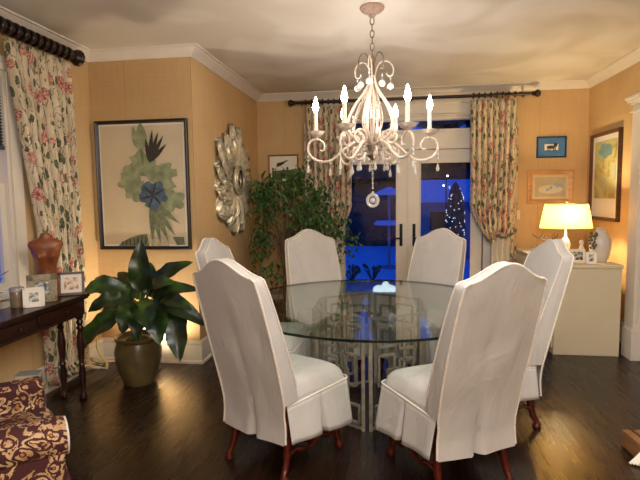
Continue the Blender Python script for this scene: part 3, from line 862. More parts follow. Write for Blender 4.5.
def art_big(e, w, h, y):
    flat(e, 'art_sheet', [[(-w, -h), (w, -h), (w, h), (-w, h)]], M['paper'], y)
    y -= .0018; X = .36/.43
    def P(px, py): return ((px-142)/92*.86, (184-py)/127*1.15)     # crop-proportional placement on the sheet
    vase = [P(148, 244), P(166, 244), P(170, 205), P(146, 205)]
    hats = [[P(114, 244), P(118, 240), P(126, 236), P(135, 233), P(144, 232), P(146, 244)], [P(170, 235), P(181, 235), P(182, 243), P(174, 243)]]
    flat(e, 'grey_half_round', hats[:1], M['ink'], y); flat(e, 'grey_half_round', hats[1:], M['ink'], y); flat(e, 'pale_vase', [vase], M['cream_ink'], y)
    stripes = [[P(x, 243), P(x+1, 243), P(x+1, 234+abs(x-140)*.25), P(x, 234+abs(x-140)*.25)] for x in range(118, 146, 4)]
    y -= .0018; flat(e, 'dark_stripes', stripes, M['inkd'], y)
    blobs = [blob(*P(x, z), .10, .09, s_, 20, .35) for x, z, s_ in ((132, 172, 1), (150, 168, 2), (163, 182, 3), (128, 182, 4), (172, 200, 5), (142, 160, 6), (165, 172, 8), (135, 190, 9), (156, 200, 10))]
    flat(e, 'sage_foliage', blobs, M['ink2'], y)
    lv = [leaf2(*P(150, 200), *P(x, z), .055) for x, z in ((150, 240), (158, 242), (166, 240), (173, 234), (178, 222), (154, 225))]+[leaf2(*P(143, 165), *P(141, 128), .03)]
    y -= .0018; flat(e, 'green_leaves', lv, M['ink'], y)
    y -= .0018; flat(e, 'sage_bud', [leaf2(*P(143, 150), *P(142, 122), .11), leaf2(*P(139, 148), *P(134, 126), .06)], M['ink2'], y)
    y -= .0018; flat(e, 'blue_bloom', [blob(*P(152, 193), .125, .12, 3, 24, .22)], M['inkb'], y)
    y -= .0018; flat(e, 'dark_spikes', [leaf2(*P(150, 162), *P(x, z), .04) for x, z in ((147, 138), (154, 130), (160, 132), (165, 136), (168, 144), (152, 140))], M['inkd'], y); flat(e, 'bloom_veins', [leaf2(*P(152, 194), *P(152+14*cos(q), 193-14*sin(q)), .018) for q in (0.4, 1.3, 2.4, 3.5, 4.4, 5.4)], M['inkd'], y)
picture('botanical_print', 'large black framed botanical print of blue and sage blooms on the left wall', 'picture', (-2.207, YP, 1.617), .868, 1.15, '-y', .03, .035, M['black'], M['white'], .02, art_big)
def art_bird(e, w, h, y):
    flat(e, 'art_sheet', [[(-w, -h), (w, -h), (w, h), (-w, h)]], M['white'], y); y -= .0018
    flat(e, 'green_ground', [[(-w, -h), (w, -h), (w, -h*.1), (-w, -h*.2)]], simple('print_green', (86, 104, 66), .8, 30, .4), y)
    flat(e, 'dark_bird', [blob(-.04, .06, .05, .025, 4, 16, .3, .3), leaf2(-.02, .07, .07, .11, .02), leaf2(-.05, .05, -.09, .02, .02)], M['inkd'], y)
picture('bird_print', 'small gilt framed print with a dark bird, above the ficus tree', 'picture', (-1.39, YF, 1.86), .40, .36, '-y', .022, .02, M['gold'], M['white'], .03, art_bird)
def art_lion(e, w, h, y):
    flat(e, 'print_sheet', [[(-w, -h), (w, -h), (w, h), (-w, h)]], M['white'], y); y -= .0018
    flat(e, 'dog_silhouette', [blob(-.005, .0, .05, .02, 2, 16, .12), blob(.045, .025, .022, .024, 5, 14, .2), [(-.045, -.005), (-.032, -.005), (-.034, -.05), (-.044, -.05)], [(-.02, -.01), (-.01, -.01), (-.012, -.048), (-.02, -.048)], [(.02, -.01), (.032, -.01), (.03, -.05), (.02, -.05)], [(.038, -.01), (.048, -.01), (.05, -.048), (.04, -.048)]], M['inkd'], y)
picture('animal_print', 'small blue framed print of a dark four-legged animal, the upper picture', 'picture', (1.868, YF, 2.046), .335, .25, '-y', .016, .022, M['bluedark'], M['blue'], .075, art_lion)
def art_horses(e, w, h, y):
    flat(e, 'art_sheet', [[(-w, -h), (w, -h), (w, h), (-w, h)]], simple('grey_tan_sheet', (176, 168, 140), .7, 8, .15), y); y -= .0018
    flat(e, 'pale_oval', [blob(.0, -.03, w*.8, h*.45, 2, 24, .03)], simple('pale_sheet', (208, 200, 172), .7, 8, .1), y); y -= .0018
    rnd = random.Random(4)
    flat(e, 'blue_white_figures', [blob(-.03+.026*k+rnd.uniform(-.01, .01), -.02+rnd.uniform(-.02, .035)+.008*k, .014, .02, k, 12, .4) for k in range(7)], simple('blue_white_ink', (140, 170, 210), .7, 60, .5), y)
picture('hunt_print', 'tan framed picture with small blue and white figures above the table lamp', 'picture', (1.866, YF, 1.577), .515, .40, '-y', .055, .025, M['tanframe'], M['paper'], .035, art_horses)
def art_right(e, w, h, y):
    t = NT('misty_landscape'); v = t.coord(); n_ = t.noise(v, 6, 4, .6, .5)
    mt = t.bsdf(t.ramp(n_, [(.35, (140, 128, 78)), (.5, (196, 184, 120)), (.65, (150, 172, 160))]), .6)
    flat(e, 'landscape_sheet', [[(-w, -h*.62), (w, -h*.62), (w, h), (-w, h)]], mt, y)
    flat(e, 'pool_of_blue', [blob(.0, h*.72, w*.62, h*.2, 4, 20, .15)], simple('teal_ink', (110, 142, 146), .7, 14, .2), y-.0008)
picture('landscape_picture', 'tall dark framed landscape in a wide cream mat on the right wall', 'picture', (XR, 5.79, 1.675), .74, .95, '-x', .035, .04, M['brownframe'], M['white'], .06, art_right)
sp = MB().box((-.035, -.006, -.057), (.035, 0, .057)).build('light_switch', M['plate'], bevel=.003); sp.location = (1.497, YF, 1.243)
MB().box((-.008, -.014, -.014), (.008, -.004, .014)).build('toggle', M['plate'], sp)
tag(sp, 'cream light switch plate on the wall between the curtain and the lamp', 'light switch')

# ------------------------------------------------------------------ cream cabinet with lamp, vase, photos
cb = thing('cabinet', 'plain cream cabinet seen from its end, under the lamp', 'cabinet', (1.765, 5.5, 0))
b = MB(); b.box((-.285, -.71, 0), (.285, .72, .815)); b.build('carcass', M['credenza'], cb, bevel=.004)
MB().box((-.295, -.72, .815), (.295, .73, .845)).build('top', M['credenza'], cb, bevel=.004)
for k in range(3):
    y0 = -.69+k*.47
    MB().box((-.30, y0, .06), (-.2855, y0+.45, .79)).build('door', M['credenza'], cb, bevel=.003)
ZC = .8455
lx, ly = 1.75, 5.38
lp = thing('table_lamp', 'lit table lamp with a wide tapered cream shade on the cream cabinet', 'lamp', (lx, ly, ZC))
MB().lathe([(.001, 0), (.075, 0), (.078, .012), (.04, .025), (.02, .04), (.018, .06), (.04, .09), (.05, .13), (.035, .18), (.014, .21), (.01, .30), (.001, .30)], n=24, cap=False).build('base', M['ceramic'], lp)
b = MB()
def shade_pt(a, t_):
    rx, ry = lerp(.245, .20, t_), lerp(.17, .135, t_)
    e_ = 2.6; ca, sa = cos(a), sin(a); k = (abs(ca)**e_+abs(sa)**e_)**(-1/e_)
    return (rx*k*ca, ry*k*sa, lerp(.30, .545, t_))
b.grid(lambda i, j: shade_pt(2*PI*i/48, j/4), 48, 5, wrap=True)
o = b.build('lamp_shade', M['shade'], lp)
b = MB(); b.tube([shade_pt(2*PI*i/48, 0) for i in range(48)], .004, 6, closed=True); b.tube([shade_pt(2*PI*i/48, 1) for i in range(48)], .004, 6, closed=True)
b.tube([shade_pt(0, 1), (0, 0, .545), shade_pt(PI, 1)], .003, 5); b.tube([(0, 0, .3), (0, 0, .56)], .003, 5); b.ball((0, 0, .568), .012)
b.build('shade_trim', M['gold'], lp)
MB().ball((0, 0, .41), .03, 12, 8, (1, 1, 1.25)).build('bulb', emit('lamp_bulb', (1, .74, .40, 1), 90), lp)
# vase
vs = thing('vase', 'tall white ceramic vase standing right of the table lamp', 'vase', (1.95, 5.03, ZC))
MB().lathe([(.001, 0), (.055, 0), (.062, .01), (.082, .07), (.094, .14), (.092, .20), (.07, .255), (.042, .29), (.036, .305), (.048, .322), (.044, .322), (.03, .305), (.001, .3)], n=32, cap=False).build('body', M['ceramic'], vs)
rnd = random.Random(5); b = MB()
for k in range(26):
    x = -.085+rnd.uniform(-.035, .02); z = .12+rnd.uniform(0, .15); y = -.06+rnd.uniform(-.03, .02)
    b.add([(x, y, z), (x+.016, y-.006, z+.01), (x+.006, y, z+.032), (x-.012, y-.004, z+.018)], [(0, 1, 2, 3)])
b.tube([(-.045, -.05, .255), (-.08, -.062, .22), (-.085, -.06, .12)], .003, 5)
b.build('hanging_greenery', M['figure'], vs)
def small_frame(name, label, p, w, h, rz, fm, mm, im, mat_w=.02, fw=.012, lean=.2):
    e = thing(name, label, 'photo frame', p, rz)
    def place(o): o.rotation_euler = (lean*-1, 0, 0)
    f = MB(); f.box((-w/2, -.008, 0), (-w/2+fw, .008, h)); f.box((w/2-fw, -.008, 0), (w/2, .008, h)); f.box((-w/2, -.008, 0), (w/2, .008, fw)); f.box((-w/2, -.008, h-fw), (w/2, .008, h))
    place(f.build('frame', fm, e, smooth=False))
    place(MB().box((-w/2+fw, -.004, fw), (w/2-fw, .006, h-fw)).build('mat_board', mm, e, smooth=False))
    q = fw+mat_w
    place(MB().box((-w/2+q, -.0055, q), (w/2-q, -.004, h-q)).build('photograph', im, e, smooth=False))
    b = MB(); b.box((-.02, .008, 0), (.02, .012, h*.8)); o = b.build('easel_back', M['brownframe'], e, smooth=False); o.rotation_euler = (.25, 0, 0); o.location = (0, h*.42, .001)
    return e
def photo_mat(name, c1, c2, c3, s_=60):
    t = NT(name); v = t.coord(); return t.bsdf(t.ramp(t.noise(v, s_, 2), [(.4, c1), (.5, c2), (.6, c3)]), .4)
M['photo'] = photo_mat('grey_photograph', (40, 40, 38), (120, 118, 108), (196, 190, 176), 38)
M['photoc'] = photo_mat('faded_photograph', (150, 110, 90), (206, 178, 150), (230, 210, 188), 30)
small_frame('photo_frame', 'landscape black and white photo in a cream frame, beneath the table lamp', (1.715, 4.93, ZC+.001), .155, .13, .05, M['plate'], M['white'], M['photo'], .014, .012)
small_frame('photo_frame', 'small square photo leaning beside the vase on the cream cabinet', (1.815, 4.87, ZC+.001), .085, .11, -.25, M['white'], M['white'], M['photo'], .014, .008)
tw = thing('antler_figurine', 'dark twiggy antlered ornament left of the table lamp', 'ornament', (1.53, 5.2, ZC))
b = MB(); b.tube([(0, 0, 0), (0, 0, .012)], [.035, .03], 12); b.tube(smooth_path([(0, 0, .01), (.01, 0, .09), (0, 0, .16)], 4), .01, 8); b.build('body', M['figure'], tw)
for s_ in (-1, 1):
    q = MB(); q.tube(smooth_path([(0, 0, .15), (s_*.04, 0, .2), (s_*.09-.02, -.01, .22), (s_*.12-.03, 0, .25)], 4), .0045, 6); q.tube([(s_*.04, 0, .2), (s_*.035, 0, .24)], .0035, 6); q.tube([(s_*.07-.01, -.005, .215), (s_*.05, 0, .26)], .0035, 6)
    q.build('antler', M['figure'], tw)
fg = thing('figurine', 'small pale figurine standing between the lamp base and the vase', 'figurine', (1.80, 5.08, ZC))
MB().lathe([(.001, 0), (.03, 0), (.028, .01), (.036, .05), (.03, .1), (.016, .14), (.012, .155), (.018, .17), (.02, .185), (.012, .2), (.001, .206)], n=16, cap=False).build('body', M['ceramic'], fg)

# ------------------------------------------------------------------ left console (angled) and what stands on it
CR_ = Vector((-2.25, 3.40)); CD = Vector((.02, -1)).normalized(); CN = Vector((-1, -.02)).normalized()   # along, and towards the wall
co = thing('console_table', 'dark wooden console table with turned legs by the left window', 'console table', (CR_.x, CR_.y, 0), math.atan2(CD.y, CD.x))
# local x along CD, local y: left of CD = ( .968,.25) -> towards room; so wall side is -y
LC, DC = 1.22, .265
b = MB(); b.box((0, -DC, .775), (LC, 0, .80)); b.box((.008, -DC+.008, .762), (LC-.008, -.008, .775)); b.build('top', M['darkwood'], co, bevel=.004)
b = MB(); b.box((.03, -DC+.03, .655), (LC-.05, -.03, .762)); b.box((.03, -.034, .648), (LC-.05, -.022, .66)); b.build('apron', M['darkwood'], co, bevel=.003)
for x0 in (.16, .62):
    dr = MB().box((x0, -.03, .675), (x0+.38, -.02, .75)).build('drawer', M['darkwood'], co, bevel=.003)
    for q in (.1, .28):
        MB().ball((x0+q, -.012, .712), .009).build('knob', M['darkwood'], dr)
prof = [(.02, 0), (.028, .01), (.03, .03), (.02, .05), (.017, .08), (.024, .14), (.028, .2), (.018, .25), (.026, .27), (.018, .29), (.022, .34), (.03, .42), (.022, .5), (.016, .53), (.027, .55), (.016, .57), (.027, .59), (.018, .61), (.028, .625), (.028, .66)]
for x in (.065, LC-.09):
    for y in (-.055, -DC+.055): MB().lathe(prof, (x, y, 0), 14).build('leg', M['darkwood'], co)
def onco(u, v, z=.801):      # u along from far end, v from the front edge
    p = CR_+CD*u+CN*v; return (p.x, p.y, z)
# torso sculpture
ts = thing('torso_sculpture', 'orange-brown carved torso sculpture on the console, before the curtain', 'sculpture', (-2.455, 3.22, .801), 0)
b = MB()
secs = [(0, .062, .05, 0), (.02, .066, .052, 0), (.08, .072, .055, .0), (.11, .064, .05, 0), (.14, .056, .044, 0), (.17, .054, .042, .0), (.2, .060, .045, -.002), (.225, .070, .048, -.004), (.245, .078, .05, -.005), (.265, .084, .05, -.004), (.285, .088, .047, -.002), (.30, .098, .043, 0), (.318, .104, .04, 0), (.333, .094, .036, .004), (.345, .055, .032, .006), (.355, .032, .028, .006), (.375, .027, .026, .006), (.38, .02, .02, .006), (.382, .001, .001, .006)]
def tor(i, j):
    a = 2*PI*i/48; z, rx, ry, oy = secs[j]
    x, y = rx*cos(a), ry*sin(a)+oy
    for s_ in (-1, 1): y -= .05*math.exp(-(((x-s_*.040)/.026)**2+((z-.248)/.026)**2))*(1 if sin(a) < 0 else 0)
    return (x, y, z)
b.grid(tor, 48, len(secs), wrap=True); o = b.build('body', M['terra'], ts, subd=1)
ts.rotation_euler = (0, 0, .6); ts.scale = (1.12, 1.1, 1.22)
small_frame('photo_frame', 'brown framed photo with a cream mat at the end of the console', (-2.33, 3.30, .801), .175, .17, .5, M['brownframe'], M['white'], M['photoc'], .022, .018)
small_frame('photo_frame', 'speckled stone frame with a dark photo behind the white one', (-2.375, 3.05, .801), .185, .19, .55, M['stone'], M['stone'], M['photo'], .012, .04)
small_frame('photo_frame', 'small white frame with a dark photo at the front of the console', (-2.32, 2.90, .801), .125, .13, .62, M['white'], M['white'], M['photo'], .02, .015)
jr = thing('candle_jar', 'glass candle jar with a grey lid on the console', 'candle jar', (-2.44, 2.90, .801))
MB().lathe([(.001, 0), (.04, 0), (.042, .01), (.042, .10), (.04, .105), (.001, .105)], n=24, cap=False).build('jar', simple('milky_glass', (120, 104, 82), .2), jr)
MB().lathe([(.001, .105), (.044, .105), (.044, .125), (.04, .13), (.001, .13)], n=24, cap=False).build('lid', simple('grey_lid', (150, 146, 138), .4), jr)
# small potted plant at the picture's left edge
def add_leaf(b, base, tip, w, droop=.0, cup=.15, n=10, m_=5, up=None):
    base = Vector(base); tip = Vector(tip); d = tip-base; L_ = d.length; dn = d.normalized()
    side = dn.cross(up or Vector((0, 0, 1)))
    if side.length < .2: side = dn.cross(Vector((0, -1, 0)))
    side.normalize(); nn = side.cross(dn)
    def fn(i, j):
        t_ = i/n; s_ = -1+2*j/(m_-1)
        ww = w*.5*(sin(PI*min(1, t_**.72))**.7)*(1+.05*sin(t_*17+w*90))+.001
        p = base+d*t_+nn*(sin(PI*t_)*droop*L_)
        return p+side*s_*ww+nn*(abs(s_)*ww*cup+.16*ww*sin(t_*15+s_*1.5+w*50)*abs(s_))
    b.grid(fn, n+1, m_)
pl = thing('small_houseplant', 'small leafy potted plant at the near end of the console', 'plant', (-2.47, 2.70, .801))
MB().lathe([(.001, 0), (.04, 0), (.052, .08), (.055, .085), (.05, .085), (.045, .075), (.001, .075)], n=20, cap=False).build('pot', M['ceramic'], pl)
b = MB(); rnd = random.Random(9)
for k in range(22):
    a = rnd.uniform(0, 2*PI); r = rnd.uniform(.06, .17); add_leaf(b, (0, 0, .08), (r*cos(a), r*sin(a), .08+rnd.uniform(.02, .2)), .045, .15)
b.build('foliage', M['leaf'], pl)
kb = thing('keepsake_box', 'cream box with a pale lid on the floor under the console, beneath three books', 'box', (-2.44, 2.96, 0), .5)
MB().box((-.08, -.065, 0), (.08, .065, .19)).build('body', M['book3'], kb, bevel=.004)
MB().box((-.085, -.07, .19), (.085, .07, .225)).build('lid', M['book1'], kb, bevel=.004)
for k, (w_, d_, h_, z_, mt, rz, lb) in enumerate(((.16, .12, .04, .226, 'book3', .42, 'dull cream book lying lowest on the cream box under the console'), (.155, .115, .03, .267, 'book2', .62, 'blue-grey book in the middle of the stack on the cream box'), (.14, .10, .035, .298, 'book1', .35, 'pale grey book lying on top of the stack on the cream box'))):
    e = thing('book', lb, 'book', (-2.44, 2.96, z_), rz, 'books stacked under the console')
    MB().box((-w_/2, -d_/2+.003, .003), (w_/2-.004, d_/2-.003, h_-.003)).build('pages', M['paper'], e, smooth=False)
    q = MB(); q.box((-w_/2, -d_/2, 0), (w_/2, d_/2, .003)); q.box((-w_/2, -d_/2, h_-.003), (w_/2, d_/2, h_)); q.box((-w_/2-.003, -d_/2, 0), (-w_/2, d_/2, h_)); q.build('cover', M[mt], e, smooth=False)

# ------------------------------------------------------------------ paisley armchair, lower left
ac = thing('armchair', 'low armchair in burgundy and cream paisley in the bottom left corner', 'armchair', (-1.585, 2.085, 0), math.radians(44))
# local +x = facing direction, y = width; origin at the front middle
AW, AD, AT = .37, .50, .075
def roundbox(lo, hi, r, n=4):
    bm = bmesh.new(); bmesh.ops.create_cube(bm, size=1)
    for v in bm.verts: v.co = Vector([lerp(lo[i], hi[i], v.co[i]+.5) for i in range(3)])
    bmesh.ops.bevel(bm, geom=list(bm.edges), offset=r, segments=n, profile=.5, affect='EDGES')
    b = MB(); b.v = [v.co.copy() for v in bm.verts]; b.f = [[v.index for v in f.verts] for f in bm.faces]; b.fm = [0]*len(b.f); bm.verts.index_update(); bm.free(); return b
def rb(lo, hi, r, name, mat, par):
    bm = bmesh.new(); bmesh.ops.create_cube(bm, size=1)
    for v in bm.verts: v.co = Vector([lerp(lo[i], hi[i], v.co[i]+.5) for i in range(3)])
    bmesh.ops.bevel(bm, geom=list(bm.edges), offset=r, segments=4, profile=.5, affect='EDGES')
    me = bpy.data.meshes.new(name); bm.to_mesh(me); bm.free(); me.materials.append(mat)
    for p in me.polygons: p.use_smooth = True
    o = bpy.data.objects.new(name, me); COL.objects.link(o); o.parent = par; return o
rb((-AD, -AW, .10), (.0, AW, .34), .025, 'base', M['paisley'], ac)
rb((-AD+.1, -AW+.15, .33), (.0, AW-.15, .46), .04, 'seat_cushion', M['paisley'], ac)
for s_ in (-1, 1):
    y0, y1 = (s_*AW-.0, s_*(AW-.15)) if s_ < 0 else (AW-.15, AW)
    rb((-AD, min(y0, y1), .12), (-.02, max(y0, y1), .47), .02, 'arm_panel', M['paisley'], ac)
    yc = s_*(AW-.07)
    if s_ > 0:
        rb((-AD+.02, AW-.13, .42), (-.02, AW, .575), .022, 'arm_top', M['paisley'], ac); continue
    o = MB().tube([(-AD+.0, yc, .5), (-AD+.02, yc, .5), (-.03, yc, .5), (-.01, yc, .5), (.0, yc, .5)], [.06, .082, .085, .078, .06], 20).build('arm_roll', M['paisley'], ac)
    MB().tube([(-.008, yc+.074*cos(2*PI*i/28), .5+.074*sin(2*PI*i/28)) for i in range(28)], .006, 6, closed=True).build('piping', M['piping'], ac)
rb((-AD-.14, -AW, .12), (-AD+.06, AW, .78), .05, 'backrest', M['paisley'], ac)
for x in (-.05, -AD-.06):
    for y in (-AW+.06, AW-.06): MB().lathe([(.018, 0), (.026, .11)], (x, y, 0), 12).build('leg', M['darkwood'], ac)

# ------------------------------------------------------------------ peace lily in its pot
pc = Vector((-2.06, 3.72, 0))
py = thing('potted_peace_lily', 'broad leaved plant in a round olive pot below the botanical print', 'potted plant', pc)
MB().lathe([(.001, 0), (.12, 0), (.125, .012), (.155, .10), (.182, .20), (.185, .27), (.17, .33), (.165, .35), (.18, .365), (.182, .385), (.172, .392), (.155, .38), (.15, .36), (.001, .355)], n=40, cap=False).build('pot', M['pot'], py)
MB().lathe([(.001, .358), (.152, .358), (.152, .35)], n=24, cap=False).build('soil', M['soil'], py)
# leaf list: base pixel, tip pixel, depth Y of tip, width, droop
LV = [((138, 292), (141, 240), 3.75, .125, .03), ((125, 290), (82, 293), 3.6, .11, .22), ((128, 300), (95, 278), 3.9, .10, .18), ((122, 312), (78, 350), 3.55, .12, .14),
      ((150, 285), (193, 262), 3.8, .10, .12), ((150, 300), (200, 290), 3.65, .10, .22), ((155, 300), (206, 326), 3.6, .115, .2), ((172, 306), (180, 362), 3.45, .125, .05),
      ((133, 300), (122, 334), 3.4, .13, .06), ((140, 300), (136, 338), 3.38, .12, .05), ((152, 300), (160, 345), 3.4, .13, .05), ((150, 298), (150, 262), 3.9, .10, .05),
      ((146, 295), (165, 272), 3.6, .10, .1), ((130, 302), (100, 318), 3.75, .10, .1), ((120, 300), (88, 312), 3.4, .10, .2), ((142, 300), (118, 272), 4.0, .10, .1), ((150, 305), (185, 305), 3.9, .10, .15),
      ((135, 305), (112, 300), 3.3, .11, .15), ((148, 290), (176, 283), 3.5, .09, .15), ((138, 300), (150, 330), 3.3, .12, .05), ((160, 300), (192, 310), 3.35, .09, .15), ((128, 298), (108, 288), 3.65, .1, .2)]
fo = MB(); stm = MB()
for (bp, tp, Y, w, dr) in LV:
    yb = lerp(3.72, Y, .45); bs = at(*bp, 1, yb)-pc; bs.x += .02; tipv = at(*tp, 1, Y)-pc
    add_leaf(fo, bs, tipv, w*1.4, dr, .28, 12, 7, up=Vector((.15, -.75, .65)))
    stm.tube(smooth_path([(random.uniform(-.05, .05), random.uniform(-.05, .05), .36), (bs.x*.35, bs.y*.35, lerp(.36, bs.z, .6)), tuple(bs)], 4), .0055, 6)
fo.build('foliage', M['leaf'], py); stm.build('stems', M['stem'], py)
# uplight standing behind the pot
ul = thing('floor_uplight', 'small lit floor uplight glowing behind the plant pot', 'uplight', (-2.09, 4.02, 0))
MB().lathe([(.001, 0), (.055, 0), (.06, .01), (.06, .13), (.05, .13), (.048, .10), (.001, .10)], n=24, cap=False).build('can', M['white'], ul)
MB().ball((0, 0, .135), .028, 14, 8).build('bulb', emit('uplight_bulb', (1, .80, .55, 1), 60), ul)
lc = tag(MB().tube(smooth_path([tuple(at(97, 338, 1, 3.85)), tuple(at(97, 348, 1, 3.85)), tuple(at(102, 358, 1, 3.85)), tuple(at(107, 364, 1, 3.82)), tuple(at(106, 369, 1, 3.8))], 5), [.007+.006*i/20 for i in range(21)], 10).build('curved_plant_stalk', simple('pale_stalk', (206, 200, 130), .3)), 'pale curved stalk hanging at the left of the olive plant pot', 'stalk')
lc.parent = py; lc.location = -pc
for k_ in ('category',): del lc[k_]

# ------------------------------------------------------------------ ficus tree
fc = Vector((-1.22, 5.55, 0))
fi = thing('ficus_tree', 'bushy ficus tree with small leaves in the far left corner', 'potted tree', fc)
MB().lathe([(.001, 0), (.13, 0), (.16, .12), (.175, .26), (.182, .29), (.165, .29), (.155, .25), (.001, .25)], n=28, cap=False).build('basket', M['basket'], fi)
MB().lathe([(.001, .256), (.155, .256), (.155, .25)], n=20, cap=False).build('soil', M['soil'], fi)
tk = MB(); rnd = random.Random(21); ends = []
for k in range(3):
    a = 2*PI*k/3; tk.tube(smooth_path([(.03*cos(a), .03*sin(a), .25), (.03*cos(a+2), .03*sin(a+2), .5), (.03*cos(a+4), .03*sin(a+4), .8), (.05*cos(a+4.5), .05*sin(a+4.5), 1.1)], 5), .012, 7)
clusters = []
for k in range(34):
    u = rnd.random(); a = rnd.uniform(0, 2*PI); z = lerp(.95, 1.78, rnd.random()**.9)
    rr = .50*math.sqrt(max(.05, 1-((z-1.15)/.75)**2))*(.4+.6*rnd.random()**.5)
    e_ = Vector((rr*cos(a)*1.02, rr*sin(a)*.62, z-.12*rr))
    if e_.x+fc.x < XM+.22: e_.x = XM+.22-fc.x
    clusters.append(e_)
    s0 = Vector((0, 0, lerp(.6, 1.1, rnd.random()))); tk.tube(smooth_path([s0, s0.lerp(e_, .5)+Vector((0, 0, .1)), e_], 4), [.006-.0035*i/8 for i in range(9)], 5)
for px, pyy in ((345, 245), (338, 225), (330, 215), (345, 232), (280, 178), (272, 186), (262, 205), (256, 235), (252, 222), (262, 262), (274, 272), (290, 190), (305, 205), (318, 210), (325, 222), (300, 180)):
    e_ = at(px, pyy, 1, 5.5+rnd.uniform(-.15, .15))-fc; clusters.append(e_)
    tk.tube(smooth_path([(0, 0, 1.05), (e_.x*.5, e_.y*.5, lerp(1.05, e_.z, .6)+.08), tuple(e_)], 4), [.006-.0035*i/8 for i in range(9)], 5)
tk.build('trunk', M['bark'], fi)
lf = MB()
for c in clusters:
    for k in range(40):
        o_ = Vector((rnd.gauss(0, .075), rnd.gauss(0, .06), rnd.gauss(-.03, .075))); p = c+o_
        if p.x+fc.x < XM+.14 or p.y+fc.y > 6.1: continue
        a = rnd.uniform(0, 2*PI); d = Vector((cos(a)*.6, sin(a)*.6, -rnd.uniform(.3, 1.2))).normalized(); L_ = rnd.uniform(.055, .09)
        s_ = d.cross(Vector((rnd.uniform(-.4, .4), rnd.uniform(-.4, .4), 1))).normalized()*L_*.25; nn = s_.cross(d).normalized()*L_*.06
        lf.add([p, p+d*L_*.4+s_+nn, p+d*L_*.45, p+d*L_*.4-s_+nn, p+d*L_], [(0, 1, 2), (0, 2, 3), (1, 4, 2), (2, 4, 3)])
lf.build('foliage', M['leafm'], fi, smooth=False)

# ------------------------------------------------------------------ small thing in the lower right corner
bx = thing('wooden_crate', 'small light wooden box cut off by the bottom right edge', 'box', (1.445, 2.985, 0), .1)
b = MB(); b.box((-.09, -.09, 0), (.15, .09, .10)); b.build('box', wood('crate_wood', (120, 82, 48), (160, 116, 74), .5), bx, bevel=.004)
MB().box((-.045, -.0935, 0), (-.03, .0935, .103)).build('strap', M['black'], bx)
b = MB()
for k in range(7): b.tube(smooth_path([(-.07, -.095, .075), (-.12+.008*k, -.12, .045), (-.165+.015*k, -.13-.008*k, .010)], 3), .007, 6)
b.build('tassel', M['white'], bx)

# ------------------------------------------------------------------ outside
gy = MB()
def gr(i, j):
    x = lerp(-9, 12, i/40); y = lerp(YF+.2, 40, j/40); return (x, y, -.16+.10*noise.noise(Vector((x*.4, y*.4, 0)))*min(1, (y-YF)/3)*.4)
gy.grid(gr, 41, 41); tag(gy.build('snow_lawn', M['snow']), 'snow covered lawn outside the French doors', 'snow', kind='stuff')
hs = thing('garden_shed', 'low garden shed with a snowy roof and dark window, outside the right door', 'shed', (2.7, 13.0, -.19))
MB().box((-1.95, 0, 0), (1.9, 2.4, 1.6)).build('wall', M['siding'], hs, smooth=False)
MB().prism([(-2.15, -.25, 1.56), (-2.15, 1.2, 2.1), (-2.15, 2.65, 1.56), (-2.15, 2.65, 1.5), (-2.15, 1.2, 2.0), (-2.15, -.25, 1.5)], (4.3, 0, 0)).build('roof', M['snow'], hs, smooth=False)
for x in (-1.8, .4):
    f = MB().box((x, -.03, .75), (x+.7, .01, 1.3)).build('window', M['siding'], hs, smooth=False); MB().box((x+.04, -.045, .79), (x+.66, -.025, 1.26)).build('pane', M['black'], f, smooth=False)
hd = thing('garden_hedge', 'long dark clipped hedge at the back of the snowy lawn', 'hedge', (-2.2, 16.6, -.2))
b = MB(); b.grid(lambda i, j: (-7+11*i/60, [0, -.05, .1, .5, .9, 1, 1][j]+.12*noise.noise(Vector((i*.5, j*.9, 0))), [0, .8, 1.5, 1.65, 1.5, .8, 0][j]*(1+.10*noise.noise(Vector((i*.35, 3, 0))))), 61, 7)
b.build('foliage', M['conifer'], hd)
def tree(x, y, h, r, seed, lights=0):
    rnd = random.Random(seed)
    lb = 'clipped evergreen strung with tiny fairy lights beyond the right door' if lights else TL.pop(0)
    e = thing('conifer', lb, 'tree', (x, y, -.15))
    MB().lathe([(.12, 0), (.06, h*.5)], n=8).build('trunk', M['bark'], e)
    b = MB()
    if lights: b.lathe([(r*.55*(1-((q/16-.45)/.553)**2)**.5*(1+.08*sin(q*2)), h*(.06+.92*q/16)) for q in range(17)], n=18, mod=lambda a, z: 1+.12*sin(a*5+z*9))
    for k in range(0 if lights else 9):
        z0 = h*(.08+.095*k); rr = r*(1-k/9.6)
        b.lathe([(rr, z0+.01), (rr*.55, z0+h*.09), (.02, z0+h*.2)], n=18, mod=lambda a, z, k=k: 1+.16*sin(a*7+k*2)+.08*sin(a*13+k), cap=False)
    b.build('foliage', M['conifer'], e)
    if lights:
        b = MB()
        for k in range(lights):
            z = rnd.uniform(.1, .95)*h; a = rnd.uniform(-PI, 0); rr = r*.56*math.sqrt(max(.02, 1-((z/h-.5)/.58)**2))
            b.ball((rr*cos(a), rr*sin(a), z), .008, 5, 4)
        b.build('fairy_lights', emit('fairy_light', (.75, .85, 1, 1), 2.5), e)['kind'] = 'stuff'
TL = ['dark tall conifer behind the hedge, leftmost outside the left French door', 'dark conifer behind the hedge, right above the snow capped parasol',
      'dark conifer rising behind the garden shed', 'far dark conifer between the left and middle front trees', 'far dark conifer right of the middle front tree', 'dark conifer at the right end behind the shed']
for a in ((-4.0, 20.5, 8, 1.75, 1), (-.3, 20.6, 8.5, 1.75, 2), (3.5, 20.4, 8, 1.75, 3), (-2.3, 25.5, 9, 2.2, 4), (2.4, 25.7, 9, 2.2, 5), (7.3, 20.8, 9, 1.75, 6)): tree(*a)
tree(1.33, 11.0, 1.95, .36, 7, 80)
M['globe'] = emit('lit_globe', (.9, .95, 1, 1), 6)
